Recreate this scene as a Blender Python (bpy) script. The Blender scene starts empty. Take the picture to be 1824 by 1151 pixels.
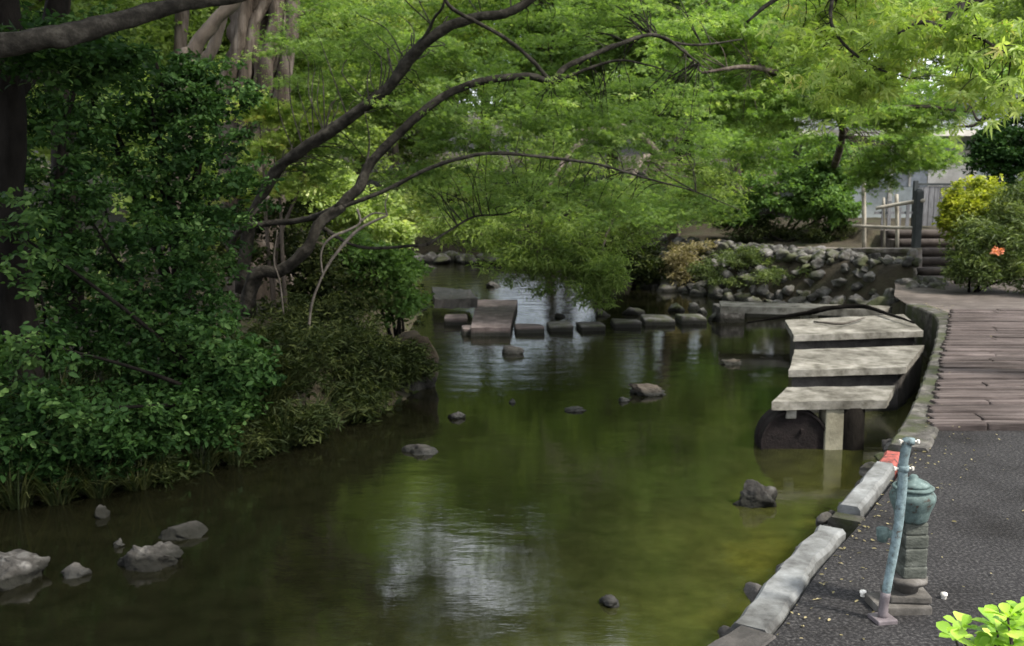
import bpy, bmesh, math, random
import numpy as np
from mathutils import Vector, Matrix, noise
R = math.radians
PI = math.pi
scn = bpy.context.scene

# ------------------------------------------------------------------ camera
CAM_H = 1.9
PITCH = math.atan(275.5 / 1824)
cd = bpy.data.cameras.new("camera")
cam = bpy.data.objects.new("camera", cd)
scn.collection.objects.link(cam)
cam.location = (0, 0, CAM_H)
cam.rotation_euler = (PI / 2 - PITCH, 0, 0)
cd.sensor_width = 36
cd.lens = 36
cd.clip_start = 0.05
cd.clip_end = 600
cd.dof.use_dof = True
cd.dof.focus_distance = 3.2
cd.dof.aperture_fstop = 7.0
scn.camera = cam

# ------------------------------------------------------------------ light
SUN_EL, SUN_AZ = R(50), R(118)      # azimuth of the sun from +Y towards +X
w = bpy.data.worlds.new("World")
scn.world = w
w.use_nodes = True
nt = w.node_tree
sky = nt.nodes.new("ShaderNodeTexSky")
sky.sky_type = 'NISHITA'
sky.sun_disc = False
sky.sun_elevation = SUN_EL
sky.sun_rotation = SUN_AZ
sky.dust_density = 3.0
sky.air_density = 1.0
sky.ozone_density = 0.7
# broken white cloud over the blue
tc = nt.nodes.new('ShaderNodeTexCoord')
cmap = nt.nodes.new('ShaderNodeMapping'); cmap.inputs['Scale'].default_value = (1, 1, 2.2)
cn = nt.nodes.new('ShaderNodeTexNoise'); cn.inputs['Scale'].default_value = 2.6; cn.inputs['Detail'].default_value = 7; cn.inputs['Roughness'].default_value = 0.6
nt.links.new(tc.outputs['Generated'], cmap.inputs[0]); nt.links.new(cmap.outputs[0], cn.inputs['Vector'])
cr_ = nt.nodes.new('ShaderNodeValToRGB'); cr_.color_ramp.elements[0].position = 0.36; cr_.color_ramp.elements[1].position = 0.56
nt.links.new(cn.outputs[0], cr_.inputs[0])
cm = nt.nodes.new('ShaderNodeMixRGB'); cm.inputs[2].default_value = (9.0, 9.4, 10.0, 1)
nt.links.new(cr_.outputs[0], cm.inputs[0]); nt.links.new(sky.outputs[0], cm.inputs[1])
nt.links.new(cm.outputs[0], nt.nodes['Background'].inputs[0])
nt.nodes['Background'].inputs[1].default_value = 0.13
sd_ = bpy.data.lights.new("sun", 'SUN')
sd_.energy = 3.4
sd_.angle = R(7)
sd_.color = (1.0, 0.95, 0.86)
sun = bpy.data.objects.new("sun", sd_)
scn.collection.objects.link(sun)
dv = Vector((math.sin(SUN_AZ) * math.cos(SUN_EL), math.cos(SUN_AZ) * math.cos(SUN_EL), math.sin(SUN_EL)))
sun.rotation_euler = dv.to_track_quat('Z', 'Y').to_euler()
sun.location = (10, 0, 30)
scn.view_settings.view_transform = 'Standard'
scn.view_settings.look = 'None'
scn.view_settings.gamma = 1
scn.view_settings.exposure = 1.22
scn.cycles.max_bounces = 7
scn.cycles.diffuse_bounces = 4
scn.cycles.transmission_bounces = 4
scn.cycles.glossy_bounces = 3
scn.cycles.use_denoising = True

# ------------------------------------------------------------------ helpers
C = scn.collection
WZ = -0.58
cp, sp = math.cos(PITCH), math.sin(PITCH)


def ray(u, v):
    a = (u - 912) / 1824
    b = (575.5 - v) / 1824
    return Vector((a, cp + b * sp, -sp + b * cp))


def D(u, v, d):
    r = ray(u, v)
    return Vector((0, 0, CAM_H)) + r * (d / r.y)


def Z(u, v, z=0.0):
    r = ray(u, v)
    return Vector((0, 0, CAM_H)) + r * ((z - CAM_H) / r.z)


def W(u, v):
    return Z(u, v, WZ)


def tag(o, label=None, cat=None, group=None, kind=None):
    if label: o['label'] = label
    if cat: o['category'] = cat
    if group: o['group'] = group
    if kind: o['kind'] = kind
    return o


def empty(name, loc, label, cat, group=None, rz=0):
    o = bpy.data.objects.new(name, None)
    C.objects.link(o)
    o.empty_display_size = 0.2
    o.location = loc
    o.rotation_euler = (0, 0, rz)
    tag(o, label, cat, group)
    return o


def link(name, me, parent=None, loc=None):
    o = bpy.data.objects.new(name, me)
    C.objects.link(o)
    if parent is not None:
        o.parent = parent
    if loc is not None:
        o.location = loc
    return o


class MB:
    """collects verts / faces; origin is subtracted when linked"""
    def __init__(self):
        self.v = []; self.f = []; self.sm = []

    def add(self, vs, fs, smooth=False):
        n = len(self.v)
        self.v += [tuple(p) for p in vs]
        self.f += [tuple(i + n for i in q) for q in fs]
        self.sm += [smooth] * len(fs)
        return self

    def build(self, name, mat, parent=None, origin=(0, 0, 0)):
        me = bpy.data.meshes.new(name)
        ox, oy, oz = origin
        me.from_pydata([(x - ox, y - oy, z - oz) for x, y, z in self.v], [], self.f)
        me.polygons.foreach_set('use_smooth', self.sm)
        me.materials.append(mat)
        me.update()
        o = link(name, me, parent)
        if parent is None:
            o.location = origin
        return o


def catmull(pts, n=5):
    P = [np.array(p, float) for p in pts]
    P = [2 * P[0] - P[1]] + P + [2 * P[-1] - P[-2]]
    out = []
    for i in range(1, len(P) - 2):
        for k in range(n):
            t = k / n
            a, b, c, d = P[i - 1], P[i], P[i + 1], P[i + 2]
            out.append(0.5 * ((2 * b) + (-a + c) * t + (2 * a - 5 * b + 4 * c - d) * t * t + (-a + 3 * b - 3 * c + d) * t ** 3))
    out.append(P[-2])
    return out


def tube(mb, pts, radii, sides=8, n=5, rough=0.12, seed=0, smooth=True, cap=True):
    """tapered limb through 4-vectors (xyz + radius)"""
    q = catmull([(p[0], p[1], p[2], r) for p, r in zip(pts, radii)], n)
    vs = []; fs = []
    side = None
    for i, p in enumerate(q):
        a = q[max(0, i - 1)][:3]; b = q[min(len(q) - 1, i + 1)][:3]
        t = Vector(b - a).normalized()
        if side is None:
            side = t.cross(Vector((0.3, 0.2, 1))).normalized()
        side = (side - t * side.dot(t)).normalized()
        up = t.cross(side)
        for k in range(sides):
            an = 2 * PI * k / sides
            r = p[3] * (1 + rough * noise.noise(Vector((k * 1.7 + seed, i * 0.45, seed * 0.37))) * 2)
            vs.append(Vector(p[:3]) + (side * math.cos(an) + up * math.sin(an)) * r)
    m = len(q)
    for i in range(m - 1):
        for k in range(sides):
            a = i * sides + k; b = i * sides + (k + 1) % sides
            fs.append((a, b, b + sides, a + sides))
    if cap:
        fs.append(tuple(range(sides))[::-1])
        fs.append(tuple((m - 1) * sides + k for k in range(sides)))
    mb.add(vs, fs, smooth)


def box(mb, cen, size, rz=0, bev=0.0, seed=0, jit=0.0):
    """bevelled box"""
    bm = bmesh.new()
    bmesh.ops.create_cube(bm, size=1)
    bmesh.ops.scale(bm, vec=size, verts=bm.verts)
    if bev:
        bmesh.ops.bevel(bm, geom=list(bm.edges), offset=bev, segments=2, affect='EDGES', profile=0.6)
    rnd = random.Random(seed)
    M = Matrix.Translation(cen) @ Matrix.Rotation(rz, 4, 'Z')
    vs = []
    for v in bm.verts:
        c = v.co.copy()
        if jit:
            c += noise.noise_vector(c * 3 + Vector((seed * 3.1, 0, 0))) * jit
        vs.append(M @ c)
    fs = [[v.index for v in f.verts] for f in bm.faces]
    bm.free()
    mb.add(vs, fs)


def lathe(mb, prof, cen=(0, 0, 0), seg=28):
    vs = []; fs = []
    for r, z in prof:
        for k in range(seg):
            a = 2 * PI * k / seg
            vs.append((cen[0] + r * math.cos(a), cen[1] + r * math.sin(a), cen[2] + z))
    for i in range(len(prof) - 1):
        for k in range(seg):
            a = i * seg + k; b = i * seg + (k + 1) % seg
            fs.append((a, b, b + seg, a + seg))
    mb.add(vs, fs, True)


# ------------------------------------------------------------------ materials
def new_mat(name):
    m = bpy.data.materials.new(name)
    m.use_nodes = True
    return m, m.node_tree, m.node_tree.nodes, m.node_tree.links


def ramp(nodes, stops, interp='LINEAR'):
    n = nodes.new('ShaderNodeValToRGB')
    cr = n.color_ramp
    cr.interpolation = interp
    while len(cr.elements) < len(stops):
        cr.elements.new(0.5)
    for e, (p, c) in zip(cr.elements, stops):
        e.position = p
        e.color = (*c, 1) if len(c) == 3 else c
    return n


def noise_node(nodes, links, coord, scale, detail=6, rough=0.6, mapping=None):
    n = nodes.new('ShaderNodeTexNoise')
    n.inputs['Scale'].default_value = scale
    n.inputs['Detail'].default_value = detail
    n.inputs['Roughness'].default_value = rough
    if mapping:
        mp = nodes.new('ShaderNodeMapping')
        mp.inputs['Scale'].default_value = mapping
        links.new(coord, mp.inputs[0])
        links.new(mp.outputs[0], n.inputs['Vector'])
    else:
        links.new(coord, n.inputs['Vector'])
    return n


def surface(name, stops, scale=4, rough=0.85, bump=0.02, bscale=None, mapping=None, wet=None, moss=None, spec=0.3, detail=8):
    """noise-coloured surface in world coordinates. wet = height under which it is darkened by water; moss = colour growing on upper faces"""
    m, t, N, L = new_mat(name)
    b = N['Principled BSDF']
    b.inputs['Roughness'].default_value = rough
    b.inputs['Specular IOR Level'].default_value = spec
    g = N.new('ShaderNodeNewGeometry')
    pos = g.outputs['Position']
    n1 = noise_node(N, L, pos, scale, detail, 0.65, mapping)
    r = ramp(N, stops)
    L.new(n1.outputs[0], r.inputs[0])
    col = r.outputs[0]
    if moss:
        n2 = noise_node(N, L, pos, 3.1, 5, 0.6)
        r2 = ramp(N, [(0.46, (0, 0, 0)), (0.6, (1, 1, 1))])
        L.new(n2.outputs[0], r2.inputs[0])
        mx = N.new('ShaderNodeMixRGB')
        L.new(r2.outputs[0], mx.inputs[0]); L.new(col, mx.inputs[1])
        mx.inputs[2].default_value = (*moss, 1)
        col = mx.outputs[0]
    if wet is not None:
        sx = N.new('ShaderNodeSeparateXYZ'); L.new(pos, sx.inputs[0])
        ad = N.new('ShaderNodeMath'); ad.operation = 'MULTIPLY_ADD'
        L.new(n1.outputs[0], ad.inputs[0]); ad.inputs[1].default_value = -0.05
        L.new(sx.outputs[2], ad.inputs[2])
        mr = N.new('ShaderNodeMapRange')
        mr.inputs['From Min'].default_value = wet - 0.03
        mr.inputs['From Max'].default_value = wet + 0.02
        L.new(ad.outputs[0], mr.inputs[0])
        mx = N.new('ShaderNodeMixRGB')
        L.new(mr.outputs[0], mx.inputs[0])
        mx.inputs[1].default_value = (0.012, 0.012, 0.009, 1)
        L.new(col, mx.inputs[2])
        col = mx.outputs[0]
    nv = noise_node(N, L, pos, 0.9 if scale < 20 else 1.6, 6, 0.65)
    rv = ramp(N, [(0.34, (0.55, 0.54, 0.52)), (0.5, (0.95, 0.95, 0.95)), (0.66, (1.25, 1.25, 1.25))])
    L.new(nv.outputs[0], rv.inputs[0])
    mv = N.new('ShaderNodeMixRGB'); mv.blend_type = 'MULTIPLY'; mv.inputs[0].default_value = 1
    L.new(col, mv.inputs[1]); L.new(rv.outputs[0], mv.inputs[2])
    col = mv.outputs[0]
    L.new(col, b.inputs['Base Color'])
    n3 = noise_node(N, L, pos, bscale or scale * 4, 8, 0.7, mapping)
    bp = N.new('ShaderNodeBump')
    bp.inputs['Strength'].default_value = 0.8
    bp.inputs['Distance'].default_value = bump
    L.new(n3.outputs[0], bp.inputs['Height'])
    L.new(bp.outputs[0], b.inputs['Normal'])
    return m


def leaf_mat(name, stops, trans=0.4, gloss=0.25, rough=0.45):
    m, t, N, L = new_mat(name)
    N.remove(N['Principled BSDF'])
    out = N['Material Output']
    a = N.new('ShaderNodeAttribute'); a.attribute_name = 'tint'
    r = ramp(N, stops)
    L.new(a.outputs['Fac'], r.inputs[0])
    d = N.new('ShaderNodeBsdfPrincipled')
    d.inputs['Roughness'].default_value = rough
    d.inputs['Specular IOR Level'].default_value = gloss
    tr = N.new('ShaderNodeBsdfTranslucent')
    L.new(r.outputs[0], d.inputs['Base Color'])
    g = N.new('ShaderNodeMixRGB'); g.blend_type = 'MULTIPLY'; g.inputs[0].default_value = 1
    g.inputs[2].default_value = (1.25, 1.35, 0.6, 1)
    L.new(r.outputs[0], g.inputs[1])
    L.new(g.outputs[0], tr.inputs[0])
    mx = N.new('ShaderNodeMixShader'); mx.inputs[0].default_value = trans
    L.new(d.outputs[0], mx.inputs[1]); L.new(tr.outputs[0], mx.inputs[2])
    L.new(mx.outputs[0], out.inputs[0])
    return m


M = {}
M['bark'] = surface('bark_brown', [(0.3, (0.045, 0.035, 0.027)), (0.7, (0.13, 0.105, 0.085))], 5, 0.9, 0.03, 14, (1, 1, 0.35))
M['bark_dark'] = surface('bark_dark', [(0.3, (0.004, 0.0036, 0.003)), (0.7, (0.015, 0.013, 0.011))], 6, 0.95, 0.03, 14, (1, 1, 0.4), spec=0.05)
M['bark_grey'] = surface('bark_grey', [(0.3, (0.022, 0.017, 0.013)), (0.5, (0.065, 0.052, 0.042)), (0.72, (0.17, 0.145, 0.125))], 7, 0.95, 0.06, 12, (1, 1, 0.16), spec=0.1)
M['bark_limb'] = surface('bark_limb', [(0.3, (0.012, 0.011, 0.009)), (0.5, (0.03, 0.027, 0.022)), (0.7, (0.075, 0.068, 0.056))], 12, 0.95, 0.03, 24, spec=0.1)
M['dead_wood'] = surface('dead_wood', [(0.3, (0.035, 0.03, 0.024)), (0.7, (0.15, 0.13, 0.11))], 12, 0.9, 0.01)
M['earth'] = surface('earth', [(0.3, (0.018, 0.014, 0.009)), (0.5, (0.04, 0.032, 0.018)), (0.7, (0.028, 0.034, 0.013))], 1.5, 0.95, 0.06, 9)
M['asphalt'] = surface('asphalt', [(0.32, (0.009, 0.0085, 0.0085)), (0.5, (0.021, 0.020, 0.0205)), (0.68, (0.07, 0.067, 0.064))], 60, 0.9, 0.010, 90, spec=0.12)
M['sleeper'] = surface('sleeper_wood', [(0.32, (0.020, 0.016, 0.0145)), (0.48, (0.062, 0.050, 0.046)), (0.70, (0.145, 0.120, 0.112))], 3.5, 0.9, 0.012, 14, (0.35, 7, 2), spec=0.1)
M['kerb'] = surface('kerb_concrete', [(0.30, (0.045, 0.044, 0.042)), (0.46, (0.11, 0.112, 0.108)), (0.6, (0.165, 0.17, 0.167)), (0.75, (0.22, 0.23, 0.228))], 6, 0.9, 0.004, 70, spec=0.15)
M['kerb_old'] = surface('kerb_old', [(0.3, (0.025, 0.023, 0.02)), (0.5, (0.06, 0.056, 0.05)), (0.72, (0.15, 0.14, 0.125))], 9, 0.92, 0.015, 30, moss=(0.04, 0.045, 0.022), spec=0.15)
M['slab'] = surface('slab_stone', [(0.32, (0.055, 0.05, 0.04)), (0.46, (0.13, 0.122, 0.102)), (0.56, (0.18, 0.17, 0.147)), (0.72, (0.26, 0.245, 0.215))], 6, 0.9, 0.008, 40, spec=0.15)
M['concrete'] = surface('concrete_mossy', [(0.3, (0.16, 0.15, 0.11)), (0.7, (0.32, 0.30, 0.22))], 4, 0.85, 0.01, 30)
M['rock'] = surface('rock_grey', [(0.32, (0.018, 0.0165, 0.014)), (0.5, (0.048, 0.045, 0.041)), (0.68, (0.14, 0.135, 0.126))], 11, 0.9, 0.035, 26, wet=WZ + 0.06, spec=0.2)
M['rock_dark'] = surface('rock_dark', [(0.3, (0.022, 0.02, 0.018)), (0.7, (0.08, 0.072, 0.065))], 7, 0.6, 0.02, 22, wet=WZ + 0.03)
M['rock_brown'] = surface('rock_brown', [(0.3, (0.035, 0.028, 0.021)), (0.7, (0.10, 0.08, 0.062))], 7, 0.8, 0.02, 22, wet=WZ + 0.03)
M['rock_pale'] = surface('rock_pale', [(0.3, (0.035, 0.031, 0.026)), (0.5, (0.085, 0.08, 0.073)), (0.7, (0.20, 0.19, 0.185))], 6, 0.85, 0.03, 20, wet=WZ + 0.05, moss=(0.05, 0.055, 0.024))
M['stone_red'] = surface('stone_red', [(0.3, (0.04, 0.030, 0.028)), (0.5, (0.08, 0.062, 0.058)), (0.7, (0.15, 0.125, 0.12))], 5, 0.75, 0.012, 24, wet=WZ + 0.05)
M['wall_stone'] = surface('wall_stone', [(0.3, (0.07, 0.06, 0.05)), (0.5, (0.14, 0.12, 0.105)), (0.7, (0.27, 0.245, 0.22))], 5, 0.9, 0.03, 12, moss=(0.09, 0.085, 0.05))
M['rust'] = surface('rusty_iron', [(0.3, (0.006, 0.005, 0.0048)), (0.6, (0.016, 0.012, 0.0115)), (0.8, (0.04, 0.03, 0.028))], 9, 0.85, 0.014, 40, spec=0.15)
M['teal'] = surface('teal_paint', [(0.36, (0.035, 0.026, 0.02)), (0.43, (0.052, 0.075, 0.070)), (0.6, (0.085, 0.12, 0.113)), (0.75, (0.16, 0.20, 0.19))], 24, 0.7, 0.004, 70, spec=0.2)
M['pipe'] = surface('pipe_paint', [(0.36, (0.05, 0.042, 0.036)), (0.43, (0.095, 0.13, 0.135)), (0.6, (0.15, 0.20, 0.21)), (0.75, (0.27, 0.32, 0.33))], 34, 0.7, 0.003, 70, spec=0.2)
M['pipe_foot'] = surface('pipe_foot', [(0.3, (0.05, 0.042, 0.045)), (0.7, (0.14, 0.12, 0.125))], 18, 0.5, 0.002, 60)
M['bolt'] = surface('bolt_metal', [(0.3, (0.45, 0.42, 0.36)), (0.7, (0.75, 0.72, 0.66))], 30, 0.3, 0.001)
M['post_stone'] = surface('post_stone', [(0.3, (0.03, 0.033, 0.028)), (0.55, (0.075, 0.08, 0.068)), (0.75, (0.14, 0.145, 0.128))], 14, 0.9, 0.01, 50, (1, 1, 2), spec=0.15)
M['base_stone'] = surface('base_stone', [(0.3, (0.035, 0.032, 0.027)), (0.55, (0.075, 0.068, 0.06)), (0.75, (0.15, 0.14, 0.13))], 12, 0.85, 0.006, 50)
M['red'] = surface('red_paint', [(0.38, (0.06, 0.03, 0.025)), (0.46, (0.20, 0.045, 0.035)), (0.7, (0.34, 0.10, 0.08))], 16, 0.85, 0.004)
M['bamboo'] = surface('bamboo', [(0.3, (0.17, 0.15, 0.115)), (0.7, (0.36, 0.33, 0.27))], 6, 0.6, 0.003)
M['post_dark'] = surface('post_dark', [(0.3, (0.012, 0.015, 0.016)), (0.7, (0.04, 0.045, 0.045))], 8, 0.7, 0.004)
M['gate_wood'] = surface('gate_wood', [(0.3, (0.06, 0.06, 0.065)), (0.5, (0.12, 0.12, 0.125)), (0.7, (0.20, 0.20, 0.205))], 8, 0.8, 0.006, 20, (6, 6, 0.5))
M['wall_pale'] = surface('wall_pale', [(0.3, (0.20, 0.215, 0.21)), (0.6, (0.30, 0.32, 0.31)), (0.8, (0.40, 0.42, 0.41))], 1.7, 0.85, 0.004)
M['roof'] = surface('roof_slate', [(0.3, (0.16, 0.17, 0.18)), (0.7, (0.30, 0.32, 0.34))], 5, 0.7, 0.01, 20, (1, 8, 1))
M['trim'] = surface('trim_wood', [(0.3, (0.34, 0.31, 0.27)), (0.7, (0.55, 0.52, 0.47))], 5, 0.7, 0.004)
M['step_wood'] = surface('step_wood', [(0.3, (0.014, 0.010, 0.008)), (0.7, (0.055, 0.044, 0.036))], 6, 0.85, 0.01)
M['petal'] = surface('petal', [(0.3, (0.6, 0.55, 0.42)), (0.7, (0.8, 0.78, 0.68))], 40, 0.6, 0.001)

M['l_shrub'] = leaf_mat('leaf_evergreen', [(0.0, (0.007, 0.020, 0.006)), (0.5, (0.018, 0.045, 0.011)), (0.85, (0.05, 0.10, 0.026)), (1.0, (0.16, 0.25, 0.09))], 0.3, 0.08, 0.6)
M['l_olive'] = leaf_mat('leaf_olive', [(0.0, (0.010, 0.016, 0.005)), (0.5, (0.022, 0.032, 0.009)), (0.9, (0.06, 0.072, 0.022)), (1.0, (0.13, 0.14, 0.05))], 0.3, 0.1, 0.6)
M['l_maple'] = leaf_mat('leaf_maple', [(0.0, (0.075, 0.135, 0.03)), (0.5, (0.145, 0.235, 0.055)), (0.85, (0.25, 0.34, 0.09)), (1.0, (0.42, 0.46, 0.17))], 0.55)
M['l_maple_deep'] = leaf_mat('leaf_maple_deep', [(0.0, (0.065, 0.11, 0.032)), (0.5, (0.13, 0.205, 0.06)), (0.85, (0.22, 0.31, 0.095)), (1.0, (0.38, 0.44, 0.17))], 0.55, 0.12)
M['l_maple_warm'] = leaf_mat('leaf_maple_warm', [(0.0, (0.13, 0.20, 0.04)), (0.5, (0.27, 0.36, 0.09)), (0.85, (0.42, 0.48, 0.15)), (1.0, (0.48, 0.34, 0.14))], 0.5)
M['l_willow'] = leaf_mat('leaf_willow', [(0.0, (0.055, 0.088, 0.024)), (0.5, (0.13, 0.19, 0.05)), (1.0, (0.30, 0.37, 0.12))], 0.5, 0.1)
M['l_fresh'] = leaf_mat('leaf_fresh', [(0.0, (0.045, 0.09, 0.022)), (0.5, (0.095, 0.17, 0.045)), (1.0, (0.20, 0.30, 0.09))], 0.45, 0.1)
M['l_yellow'] = leaf_mat('leaf_yellow', [(0.0, (0.08, 0.12, 0.02)), (0.5, (0.28, 0.31, 0.03)), (1.0, (0.50, 0.50, 0.07))], 0.4)
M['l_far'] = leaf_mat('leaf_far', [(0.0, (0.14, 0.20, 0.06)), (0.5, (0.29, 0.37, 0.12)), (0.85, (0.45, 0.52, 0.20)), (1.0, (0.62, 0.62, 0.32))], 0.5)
M['l_far_dark'] = leaf_mat('leaf_far_dark', [(0.0, (0.08, 0.13, 0.045)), (0.5, (0.16, 0.23, 0.08)), (1.0, (0.32, 0.39, 0.15))], 0.45)
M['l_lime'] = leaf_mat('leaf_lime', [(0.0, (0.12, 0.24, 0.02)), (0.5, (0.27, 0.45, 0.04)), (1.0, (0.45, 0.62, 0.10))], 0.35, 0.3, 0.4)
M['l_pale'] = leaf_mat('leaf_pale', [(0.0, (0.28, 0.34, 0.10)), (0.5, (0.45, 0.52, 0.18)), (1.0, (0.72, 0.72, 0.40))], 0.5)  # leaf colour raised in place of sunlight that misses the far-bank bushes
M['l_azalea'] = leaf_mat('leaf_azalea', [(0.0, (0.03, 0.045, 0.014)), (0.5, (0.085, 0.12, 0.035)), (1.0, (0.20, 0.24, 0.08))], 0.35)
M['l_laurel'] = leaf_mat('leaf_laurel', [(0.0, (0.012, 0.032, 0.009)), (0.5, (0.028, 0.064, 0.016)), (1.0, (0.09, 0.15, 0.045))], 0.3, 0.1, 0.6)
M['l_dry'] = leaf_mat('leaf_dry', [(0.0, (0.09, 0.075, 0.035)), (0.5, (0.20, 0.17, 0.08)), (1.0, (0.36, 0.30, 0.17))], 0.3)
M['grass'] = leaf_mat('grass_blades', [(0.0, (0.010, 0.017, 0.006)), (0.5, (0.022, 0.032, 0.010)), (1.0, (0.07, 0.075, 0.028))], 0.25)
M['lawn'] = leaf_mat('lawn_blades', [(0.0, (0.05, 0.13, 0.015)), (0.5, (0.09, 0.22, 0.025)), (1.0, (0.16, 0.32, 0.04))], 0.35)
M['flower'] = leaf_mat('flower_orange', [(0.0, (0.55, 0.16, 0.08)), (1.0, (0.75, 0.36, 0.22))], 0.3)


def make_water():
    m, t, N, L = new_mat('water')
    b = N['Principled BSDF']
    g = N.new('ShaderNodeNewGeometry'); pos = g.outputs['Position']
    b.inputs['Roughness'].default_value = 0.03
    b.inputs['IOR'].default_value = 1.62
    # colour of the bed seen through shallow water: weed towards the path bank
    sx = N.new('ShaderNodeSeparateXYZ'); L.new(pos, sx.inputs[0])
    f = N.new('ShaderNodeMath'); f.operation = 'MULTIPLY_ADD'      # x - 0.6 y : bank coordinate
    L.new(sx.outputs[1], f.inputs[0]); f.inputs[1].default_value = -0.6; L.new(sx.outputs[0], f.inputs[2])
    n = noise_node(N, L, pos, 0.8, 5, 0.6)
    ad = N.new('ShaderNodeMath'); ad.operation = 'MULTIPLY_ADD'
    L.new(n.outputs[0], ad.inputs[0]); ad.inputs[1].default_value = 2.0; L.new(f.outputs[0], ad.inputs[2])
    mr = N.new('ShaderNodeMapRange'); L.new(ad.outputs[0], mr.inputs[0])
    mr.inputs['From Min'].default_value = -3.4; mr.inputs['From Max'].default_value = -0.3
    r = ramp(N, [(0.0, (0.005, 0.005, 0.0025)), (0.4, (0.013, 0.014, 0.005)), (0.7, (0.028, 0.030, 0.008)), (0.88, (0.06, 0.058, 0.009)), (1.0, (0.13, 0.115, 0.016))])
    L.new(mr.outputs[0], r.inputs[0])
    n2 = noise_node(N, L, pos, 5, 8, 0.7)
    r2 = ramp(N, [(0.3, (0.55, 0.55, 0.55)), (0.7, (1.35, 1.35, 1.3))])
    L.new(n2.outputs[0], r2.inputs[0])
    mx = N.new('ShaderNodeMixRGB'); mx.blend_type = 'MULTIPLY'; mx.inputs[0].default_value = 1
    L.new(r.outputs[0], mx.inputs[1]); L.new(r2.outputs[0], mx.inputs[2])
    L.new(mx.outputs[0], b.inputs['Base Color'])
    h1 = noise_node(N, L, pos, 3.0, 3, 0.5, (0.7, 1.3, 1))
    h2 = noise_node(N, L, pos, 34.0, 3, 0.55, (0.45, 1.6, 1))
    b1 = N.new('ShaderNodeBump'); b1.inputs['Strength'].default_value = 1; b1.inputs['Distance'].default_value = 0.0036
    my = N.new('ShaderNodeMapRange'); my.interpolation_type = 'SMOOTHSTEP'
    my.inputs['From Min'].default_value = 10.3; my.inputs['From Max'].default_value = 13.2
    L.new(sx.outputs[1], my.inputs[0])
    mxx = N.new('ShaderNodeMapRange'); mxx.interpolation_type = 'SMOOTHSTEP'
    mxx.inputs['From Min'].default_value = 2.6; mxx.inputs['From Max'].default_value = 0.6
    L.new(sx.outputs[0], mxx.inputs[0])
    ms = N.new('ShaderNodeMath'); ms.operation = 'MULTIPLY'
    L.new(my.outputs[0], ms.inputs[0]); L.new(mxx.outputs[0], ms.inputs[1])
    mk = N.new('ShaderNodeMath'); mk.operation = 'MULTIPLY_ADD'; mk.inputs[1].default_value = 3.0; mk.inputs[2].default_value = 1.0
    L.new(ms.outputs[0], mk.inputs[0])
    mh = N.new('ShaderNodeMath'); mh.operation = 'MULTIPLY'
    L.new(h1.outputs[0], mh.inputs[0]); L.new(mk.outputs[0], mh.inputs[1])
    mh2 = N.new('ShaderNodeMath'); mh2.operation = 'MULTIPLY'
    L.new(h2.outputs[0], mh2.inputs[0]); L.new(mk.outputs[0], mh2.inputs[1])
    L.new(mh.outputs[0], b1.inputs['Height'])
    b2 = N.new('ShaderNodeBump'); b2.inputs['Strength'].default_value = 1; b2.inputs['Distance'].default_value = 0.00045
    L.new(mh2.outputs[0], b2.inputs['Height']); L.new(b1.outputs[0], b2.inputs['Normal'])
    L.new(b2.outputs[0], b.inputs['Normal'])
    return m


M['water'] = make_water()

# ------------------------------------------------------------------ leaves
T_DIAMOND = (np.array([(0, 0, 0), (0.45, 0.26, 0.06), (1, 0, -0.08), (0.45, -0.26, 0.06)]), [(0, 1, 2), (0, 2, 3)])
T_OVAL = (np.array([(0, 0, 0), (0.3, 0.22, .05), (0.72, 0.2, .04), (1, 0, -0.08), (0.72, -0.2, .04), (0.3, -0.22, .05), (0.5, 0, -0.02)]),
          [(0, 6, 1), (1, 6, 2), (2, 6, 3), (3, 6, 4), (4, 6, 5), (5, 6, 0)])
T_SPOON = (np.array([(0, 0, 0), (0.3, 0.07, .02), (0.62, 0.22, .07), (0.88, 0.19, .04), (1, 0, -0.04), (0.88, -0.19, .04), (0.62, -0.22, .07), (0.3, -0.07, .02), (0.62, 0, -0.01)]),
           [(0, 8, 1), (1, 8, 2), (2, 8, 3), (3, 8, 4), (4, 8, 5), (5, 8, 6), (6, 8, 7), (7, 8, 0)])
T_NARROW = (np.array([(0, 0, 0), (0.4, 0.10, 0.03), (1, 0, -0.16), (0.4, -0.10, 0.03)]), [(0, 1, 2), (0, 2, 3)])


def palm():
    vs = [(0, 0, 0)]; fs = []
    for a, l in ((-100, .55), (-52, .85), (0, 1.0), (52, .85), (100, .55)):
        a = R(a); c, s = math.cos(a), math.sin(a)
        n = len(vs)
        for (x, y, z) in ((0.42, 0.11, 0.0), (1.0, 0, -0.14), (0.42, -0.11, 0.0)):
            x *= l
            vs.append((x * c - y * s, x * s + y * c, z))
        fs += [(0, n + 2, n + 1), (0, n + 1, n)]
    return np.array(vs) * 0.8, fs


T_PALM = palm()


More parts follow.
